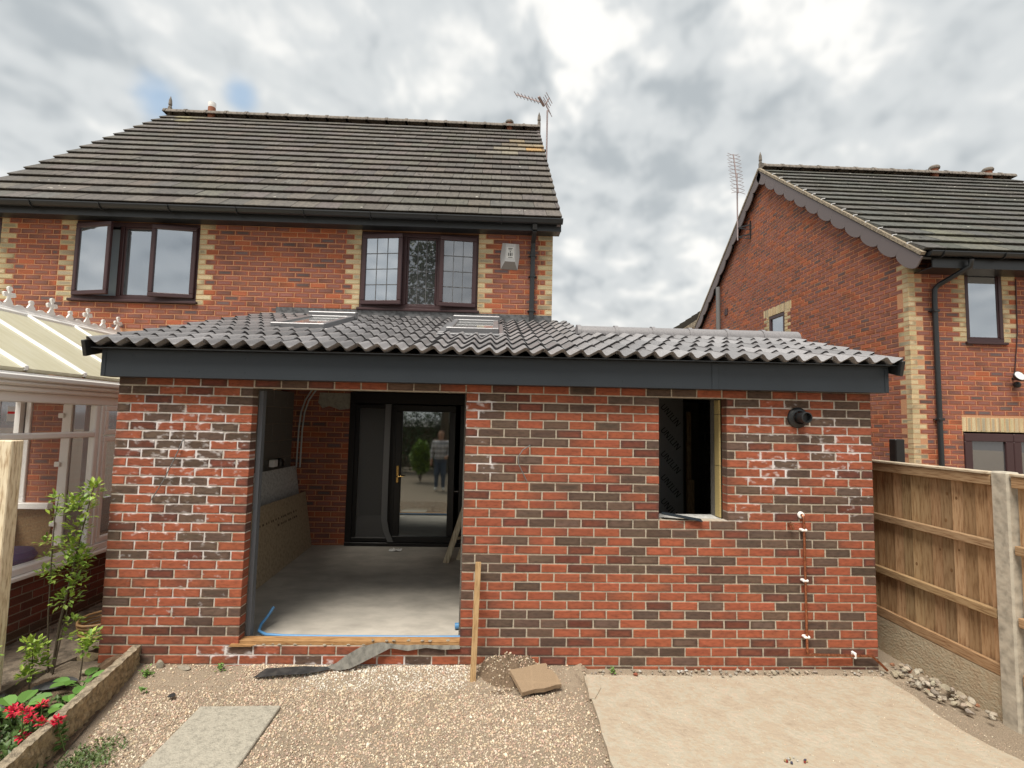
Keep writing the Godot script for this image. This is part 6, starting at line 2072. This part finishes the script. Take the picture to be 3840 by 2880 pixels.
func make_plants() -> void:
	# tall wispy shrub
	var b := Vector3(-0.27, 0.02, 0.1)
	shrub("tall_shrub", "tall wispy light green shrub growing against the side path", b, [
		{path = [b, b + Vector3(0.03, 0.4, 0.0), b + Vector3(0.08, 0.8, -0.02), b + Vector3(0.14, 1.1, 0.0), b + Vector3(0.22, 1.46, 0.02)], r = 0.011, clumps = [[b + Vector3(0.2, 1.42, 0.0), 0.08, 60], [b + Vector3(0.14, 1.28, 0.05), 0.11, 80], [b + Vector3(0.06, 1.33, 0.0), 0.09, 70], [b + Vector3(0.1, 1.12, 0.0), 0.09, 70], [b + Vector3(0.08, 0.98, 0.02), 0.1, 90], [b + Vector3(0.13, 0.9, 0.0), 0.1, 80], [b + Vector3(0.06, 0.78, 0.0), 0.11, 80], [b + Vector3(0.15, 0.7, 0.0), 0.06, 40], [b + Vector3(0.09, 0.58, 0.03), 0.09, 60], [b + Vector3(0.14, 0.4, 0.03), 0.05, 26], [b + Vector3(0.12, 0.3, 0.03), 0.04, 18]]},
		{path = [b + Vector3(-0.03, 0, 0), b + Vector3(-0.05, 0.45, 0.02), b + Vector3(-0.06, 0.85, 0.02), b + Vector3(-0.08, 1.2, 0.0), b + Vector3(-0.06, 1.4, 0.0)], r = 0.007, clumps = [[b + Vector3(-0.1, 1.36, 0.0), 0.05, 20], [b + Vector3(-0.06, 1.22, 0.0), 0.06, 26], [b + Vector3(-0.12, 1.02, 0.0), 0.05, 18], [b + Vector3(-0.1, 0.9, 0.0), 0.04, 14], [b + Vector3(-0.09, 0.76, 0.02), 0.07, 34]]},
		{path = [b + Vector3(0.02, 0, 0.02), b + Vector3(0.1, 0.5, 0.03), b + Vector3(0.17, 0.9, 0.03)], r = 0.006, clumps = [[b + Vector3(0.17, 0.88, 0.03), 0.06, 34]]},
	])
	var lows := [[Vector3(-0.22, 0.02, 0.36), 0.34, 5, "low light green shrub in the bed before the tall one"], [Vector3(-0.38, 0.02, 0.55), 0.32, 3, "small sparse shrub at the bed's edge by the path"], [Vector3(0.02, 0.02, 0.2), 0.3, 2, "thin young shrub shoot leaning over the path edge"]]
	for l in lows:
		var p: Vector3 = l[0]
		var cl := []
		for i in int(l[2]): cl.append([p + Vector3(rng.randfn(0, 0.03), l[1] * (1.0 - 0.16 * i), rng.randfn(0, 0.03)), 0.055, 46])
		shrub("small_shrub", l[3], p, [{path = [p, p + Vector3(0.01, l[1] * 0.5, 0), p + Vector3(0.0, l[1], 0)], r = 0.006, clumps = cl}])
	# broad-leaved plants
	var spots := [[Vector3(0.12, 0.02, 0.3), 7, 0.07, "broad green leaves sprouting beside the edging's far half"], [Vector3(0.0, 0.02, 0.72), 9, 0.085, "clump of broad green leaves in the middle of the flower bed"], [Vector3(0.28, 0.02, 0.62), 6, 0.06, "small broad-leaved clump close behind the edging"]]
	for s in spots:
		var t := thing("leafy_plant", s[3], "plant", s[0])
		for i in int(s[1]):
			var an: float = TAU * i / s[1] + rng.randf()
			var d := Vector3(cos(an), rng.randf_range(0.5, 1.1), sin(an)).normalized()
			var c: Vector3 = s[0] + d * rng.randf_range(0.05, 0.12)
			var mb := MB.new()
			mb.col = vary(Color(0.11, 0.24, 0.05), 0.25)
			var side := d.cross(Vector3.UP).normalized()
			var fw := (d * Vector3(1, 0.2, 1)).normalized()
			var nn := side.cross(fw).normalized()
			var ring := []
			for k in 10:
				var a2 := TAU * k / 10.0
				ring.append(c + fw * (cos(a2) + 0.7) * s[2] * 0.75 + side * sin(a2) * s[2] * 0.6 + nn * 0.25 * s[2] * absf(sin(a2)))
			for k in 10: mb.tri(c + fw * s[2] * 0.5, ring[k], ring[(k + 1) % 10])
			mb.tube([s[0], c], 0.003, 5)
			put("leaf", mb, mats.leaf, t)
	# red flowers, each a stem with blossoms and narrow leaves
	for i in 20:
		var p := Vector3(rng.randf_range(-0.2, 0.3), 0.02, rng.randf_range(0.8, 1.15))
		if i < 9: p = Vector3(rng.randf_range(0.28, 0.62), 0.02, rng.randf_range(1.0, 1.16))
		var t := thing("red_flower", "red bedding flower on a short leafy stem beside the edging", "flower", p, "red flowers in the bed")
		var h := rng.randf_range(0.1, 0.26)
		var lean := Vector3(rng.randfn(0, 0.03), h, rng.randfn(0, 0.03))
		var st := MB.new()
		st.col = Color(0.1, 0.16, 0.04)
		st.tube([p, p + lean * 0.6, p + lean], 0.003, 5)
		for k in 12: leaf(st, p + lean * rng.randf_range(0.1, 0.9), rnd_dir(0.2), rng.randf_range(0.03, 0.06), vary(Color(0.09, 0.17, 0.04), 0.25))
		put("stem", st, mats.leaf, t)
		var bl := MB.new()
		for k in 24:
			var d := rnd_dir(0.2)
			leaf(bl, p + lean + d * 0.012, d, rng.randf_range(0.02, 0.036), vary(Color(0.55, 0.014, 0.045), 0.35))
		put("blossom", bl, mats.petal, t)
	# ground cover and weeds
	var gc := MB.new()
	for i in 2600:
		var p := Vector3(rng.randf_range(-0.34, 0.6), 0.015, rng.randf_range(0.45, 1.6))
		if p.x > 0.26 + 0.26 * p.z: continue
		leaf(gc, p, rnd_dir(0.7), rng.randf_range(0.02, 0.06), vary(Color(0.075, 0.13, 0.035), 0.35))
	for i in 700:
		var p := Vector3(rng.randfn(0.78, 0.08), 0.008, rng.randfn(1.12, 0.1))
		if p.x < 0.62: continue
		leaf(gc, p, rnd_dir(0.9), rng.randf_range(0.012, 0.03), vary(Color(0.09, 0.13, 0.04), 0.3))
	tag(put("ground_cover", gc, mats.leaf), "low green weeds and grass covering the flower bed soil", "weeds", "", "stuff")
	for w in [[Vector3(0.48, 0.03, 0.13), 0.06, 60, "bushy green weed in the angle of edging and wall"], [Vector3(1.01, 0.05, 0.06), 0.035, 26, "small green seedling weed below the pier left of the doorway"], [Vector3(4.2, 0.03, 0.06), 0.03, 24, "tiny green weed among the stones left of the concrete pad"], [Vector3(0.6, 0.02, 0.36), 0.03, 22, "small green weed on the gravel beside the edging"]]:
		var mb := MB.new()
		for i in int(w[2]): leaf(mb, w[0] + rnd_dir(0.5) * w[1] * rng.randf(), rnd_dir(0.7), rng.randf_range(0.02, 0.035), vary(Color(0.13, 0.24, 0.05), 0.25))
		tag(put("weed", mb, mats.leaf), w[3], "weed")


# ---------------------------------------------------------------- the garden behind the camera, seen in the panes
func crown(at: Vector3, r: Vector3, leaves: int, size: float, k: Color, gaps: float) -> MB:
	var mb := MB.new()
	var f := FastNoiseLite.new(); f.seed = int(at.x * 10) + 3; f.frequency = 0.9
	var made := 0
	while made < leaves:
		var d := Vector3(rng.randfn(), rng.randfn(), rng.randfn()).normalized() * pow(rng.randf(), 0.4)
		var p := at + d * r
		made += 1
		if f.get_noise_3dv(p) < gaps: continue
		leaf(mb, p, rnd_dir(0.0), size * rng.randf_range(0.7, 1.3), vary(k, 0.3))
	return mb

func make_garden() -> void:
	var tr := thing("garden_tree", "leafy green tree mirrored in the bedroom window panes", "tree", Vector3(1.2, 0, 10.5))
	var tk := MB.new()
	tk.tube([Vector3(1.2, 0, 10.5), Vector3(1.25, 2.5, 10.5), Vector3(1.1, 5.0, 10.4), Vector3(1.2, 8.0, 10.5)], 0.22, 10, 0.06)
	for i in 7:
		var y := 3.5 + i * 0.6
		tk.tube([Vector3(1.2, y, 10.5), Vector3(1.2 + cos(i * 2.4) * 0.9, y + 0.8, 10.5 + sin(i * 2.4) * 0.9), Vector3(1.2 + cos(i * 2.4) * 1.7, y + 1.3, 10.5 + sin(i * 2.4) * 1.7)], 0.07, 6, 0.02)
	put("trunk", tk, mats.bark, tr)
	put("crown", crown(Vector3(1.2, 7.6, 10.5), Vector3(2.3, 2.9, 2.0), 5200, 0.26, Color(0.06, 0.1, 0.03), -0.12), mats.leaf, tr)
	var bushes := [[Vector3(-0.9, 1.5, 10.6), Vector3(1.3, 1.7, 0.6), Color(0.06, 0.11, 0.03), "dark green bush by the garden's far fence mirrored in the patio door"], [Vector3(1.0, 2.0, 11.2), Vector3(1.3, 2.2, 0.6), Color(0.09, 0.15, 0.04), "mid green bush before the far fence mirrored in the patio door"], [Vector3(0.75, 0.8, 7.2), Vector3(0.3, 0.55, 0.3), Color(0.24, 0.36, 0.06), "lime green young bush beside the standing person"], [Vector3(-0.9, 0.6, 7.0), Vector3(0.5, 0.6, 0.5), Color(0.13, 0.03, 0.03), "dark red leaved bush in the garden mirrored low in the door"]]
	for b in bushes:
		var t := thing("garden_bush", b[3], "bush", Vector3(b[0].x, 0, b[0].z))
		var st := MB.new()
		for i in 4: st.tube([Vector3(b[0].x, 0, b[0].z), b[0] + Vector3(cos(i * 1.6) * 0.25, 0.1, sin(i * 1.6) * 0.25)], 0.02, 5, 0.008)
		put("stem", st, mats.bark, t)
		put("foliage", crown(b[0], b[1], 3200, 0.15, b[2], -0.6), mats.leaf, t)
	var fe := thing("garden_fence", "dark brown board fence closing the garden behind the bushes", "fence", Vector3(2, 0, 12.2))
	for i in 60:
		var mb := MB.new()
		mb.col = vary(Color(0.14, 0.085, 0.045), 0.15)
		mb.cbox(Vector3(-4.0 + i * 0.15, 0, 12.2), Vector3(-4.0 + i * 0.15 + 0.145, 1.8, 12.22), 0.003)
		put("board", mb, mats.fence_wood, fe)

# smooth union of tapered capsules, meshed as surface nets
func body_mesh(bones: Array, cell: float, blend: float, paint: Callable) -> MB:
	var lo := Vector3.ONE * 1e9
	var hi := -lo
	for b in bones:
		for q in [[b[0], b[2]], [b[1], b[3]]]:
			lo = lo.min(q[0] - Vector3.ONE * (q[1] + 0.05)); hi = hi.max(q[0] + Vector3.ONE * (q[1] + 0.05))
	var nx := int((hi.x - lo.x) / cell) + 2
	var ny := int((hi.y - lo.y) / cell) + 2
	var nz := int((hi.z - lo.z) / cell) + 2
	var d := PackedFloat32Array()
	d.resize(nx * ny * nz)
	d.fill(1.0)
	for b in bones:
		var a: Vector3 = b[0]
		var e: Vector3 = b[1]
		var m: float = maxf(b[2], b[3]) + blend + cell * 2
		var p0 := ((a.min(e) - Vector3.ONE * m - lo) / cell).floor().max(Vector3.ZERO)
		var p1 := ((a.max(e) + Vector3.ONE * m - lo) / cell).ceil().min(Vector3(nx - 1, ny - 1, nz - 1))
		var ab := e - a
		var l2 := maxf(ab.length_squared(), 1e-9)
		for z in range(int(p0.z), int(p1.z) + 1):
			for y in range(int(p0.y), int(p1.y) + 1):
				for x in range(int(p0.x), int(p1.x) + 1):
					var p := lo + Vector3(x, y, z) * cell
					var t := clampf((p - a).dot(ab) / l2, 0.0, 1.0)
					var s: float = (p - a - ab * t).length() - lerpf(b[2], b[3], t)
					var i := x + nx * (y + ny * z)
					var o := d[i]
					var h := maxf(blend - absf(o - s), 0.0) / blend
					d[i] = minf(o, s) - h * h * blend * 0.25
	var idx := {}
	var pos := PackedVector3Array()
	for z in nz - 1:
		for y in ny - 1:
			for x in nx - 1:
				var i := x + nx * (y + ny * z)
				var sum := Vector3.ZERO
				var cnt := 0
				var v := [d[i], d[i + 1], d[i + nx], d[i + nx + 1], d[i + nx * ny], d[i + nx * ny + 1], d[i + nx * ny + nx], d[i + nx * ny + nx + 1]]
				var neg := 0
				for k in 8: neg += 1 if v[k] < 0 else 0
				if neg == 0 or neg == 8: continue
				for k in 8:
					for ax in [1, 2, 4]:
						if k & ax: continue
						var k2: int = k | ax
						if (v[k] < 0) == (v[k2] < 0): continue
						var t: float = v[k] / (v[k] - v[k2])
						var c0 := Vector3(k & 1, (k >> 1) & 1, k >> 2)
						var c1 := Vector3(k2 & 1, (k2 >> 1) & 1, k2 >> 2)
						sum += c0.lerp(c1, t); cnt += 1
				idx[i] = pos.size()
				pos.append(lo + (Vector3(x, y, z) + sum / cnt) * cell)
	var nrm := PackedVector3Array(); nrm.resize(pos.size())
	var quads := []
	var step := [1, nx, nx * ny]
	for z in range(1, nz - 1):
		for y in range(1, ny - 1):
			for x in range(1, nx - 1):
				var i := x + nx * (y + ny * z)
				for ax in 3:
					var j: int = i + step[ax]
					if (d[i] < 0) == (d[j] < 0): continue
					var s1: int = step[(ax + 1) % 3]
					var s2: int = step[(ax + 2) % 3]
					var q := [i - s1 - s2, i - s2, i, i - s1]
					if not (idx.has(q[0]) and idx.has(q[1]) and idx.has(q[2]) and idx.has(q[3])): continue
					var w := [idx[q[0]], idx[q[1]], idx[q[2]], idx[q[3]]]
					if d[i] >= 0: w.reverse()
					quads.append(w)
					var fn := (pos[w[2]] - pos[w[0]]).cross(pos[w[3]] - pos[w[1]])
					for k in w: nrm[k] += fn
	var mb := MB.new()
	for w in quads:
		for k in [0, 2, 1, 0, 3, 2]:
			mb.v.append(pos[w[k]]); mb.n.append(nrm[w[k]].normalized()); mb.c.append(paint.call(pos[w[k]])); mb.u.append(Vector2.ZERO)
	return mb

func make_person() -> void:
	# stands on the gravel behind the camera; only the mirror image in the patio door shows
	var o := Vector3(1.62, 0.0, 5.1)
	var at := func(x: float, y: float, z: float) -> Vector3: return o + Vector3(x, y, -z)
	var bones := [
		[at.call(0, 0.98, 0), at.call(0, 1.2, 0.02), 0.17, 0.165], [at.call(-0.08, 1.33, 0.02), at.call(0.08, 1.33, 0.02), 0.13, 0.13], [at.call(-0.16, 1.42, 0), at.call(0.16, 1.42, 0), 0.075, 0.075],
		[at.call(0, 1.42, 0), at.call(0.01, 1.56, 0.02), 0.062, 0.058], [at.call(0.01, 1.6, 0.03), at.call(0.01, 1.68, 0.02), 0.078, 0.092], [at.call(0.01, 1.575, 0.055), at.call(0.01, 1.63, 0.06), 0.045, 0.06], [at.call(0.01, 1.615, 0.115), at.call(0.01, 1.64, 0.1), 0.014, 0.01],
		[at.call(-0.085, 0.93, 0), at.call(-0.1, 0.5, 0.02), 0.11, 0.075], [at.call(-0.1, 0.5, 0.02), at.call(-0.11, 0.1, -0.01), 0.072, 0.05], [at.call(-0.11, 0.045, -0.03), at.call(-0.125, 0.035, 0.13), 0.045, 0.036],
		[at.call(0.085, 0.93, 0), at.call(0.1, 0.5, 0.03), 0.11, 0.075], [at.call(0.1, 0.5, 0.03), at.call(0.1, 0.1, 0.0), 0.072, 0.05], [at.call(0.1, 0.045, -0.02), at.call(0.12, 0.035, 0.14), 0.045, 0.036],
		[at.call(-0.2, 1.4, 0), at.call(-0.255, 1.13, 0), 0.066, 0.052], [at.call(-0.255, 1.13, 0), at.call(-0.26, 0.9, 0.07), 0.05, 0.036],
		[at.call(0.2, 1.4, 0), at.call(0.26, 1.14, -0.02), 0.066, 0.052], [at.call(0.26, 1.14, -0.02), at.call(0.22, 1.02, 0.2), 0.05, 0.036],
	]
	for s in [[at.call(-0.26, 0.87, 0.08), Vector3(0, -1, -0.35)], [at.call(0.21, 1.0, 0.23), Vector3(-0.35, -0.2, -1)]]:
		var p: Vector3 = s[0]
		var dd: Vector3 = s[1].normalized()
		var side := dd.cross(Vector3(1, 0.2, 0)).normalized()
		bones.append([p, p + dd * 0.06, 0.028, 0.03])
		for k in 4:
			var q := p + dd * 0.07 + side * (k - 1.5) * 0.02
			bones.append([q, q + (dd + side * (k - 1.5) * 0.06).normalized() * [0.06, 0.072, 0.068, 0.05][k], 0.0095, 0.008])
		bones.append([p + side * 0.03, p + side * 0.055 + dd * 0.05, 0.011, 0.009])
	var paint := func(p: Vector3) -> Color:
		var q := p - o
		if q.y < 0.09: return Color(0.7, 0.68, 0.6)
		if q.y > 1.485: return Color(0.45, 0.26, 0.18)
		if q.y < 0.93 and absf(q.x) > 0.215: return Color(0.45, 0.26, 0.18)
		if q.z < -0.2 and q.y < 1.1: return Color(0.45, 0.26, 0.18)
		if q.y < 0.93: return Color(0.07, 0.1, 0.15)
		var band := fposmod(q.y * 7.0, 1.0)
		var k := 0.62 if band < 0.5 else 0.36
		if fposmod(q.x * 9.0, 1.0) < 0.3: k *= 0.8
		return Color(k, k, k * 1.02)
	var mb := body_mesh(bones, 0.014, 0.05, paint)
	var pe := thing("person", "standing person in a pale checked shirt and blue jeans mirrored in the patio door", "person", o)
	put("body", mb, mats.cloth, pe)
	var hair := body_mesh([[at.call(0.01, 1.7, -0.01), at.call(0.01, 1.66, -0.035), 0.097, 0.095], [at.call(-0.07, 1.66, 0.0), at.call(-0.075, 1.56, -0.02), 0.035, 0.03], [at.call(0.09, 1.66, 0.0), at.call(0.095, 1.56, -0.02), 0.035, 0.03], [at.call(0.01, 1.6, -0.06), at.call(0.01, 1.54, -0.05), 0.06, 0.05]], 0.012, 0.03, func(_p): return Color(0.06, 0.025, 0.015))
	put("hair", hair, mats.cloth, pe)
	var eyes := MB.new()
	eyes.col = Color(0.02, 0.015, 0.01)
	for s in [-0.032, 0.052]: eyes.lathe([Vector2(0.0, -0.009), Vector2(0.009, 0.0), Vector2(0, 0.009)], Transform3D(Basis(), at.call(s, 1.655, 0.108)), 8)
	put("eyes", eyes, mats.cloth, pe)


func _ready() -> void:
	rng.seed = 20240
	make_sky()
	make_materials()
	make_ground()
	make_extension()
	make_house()
	make_neighbour()
	make_conservatory()
	make_fences()
	make_interior()
	make_small_things()
	make_plants()
	make_garden()
	make_person()
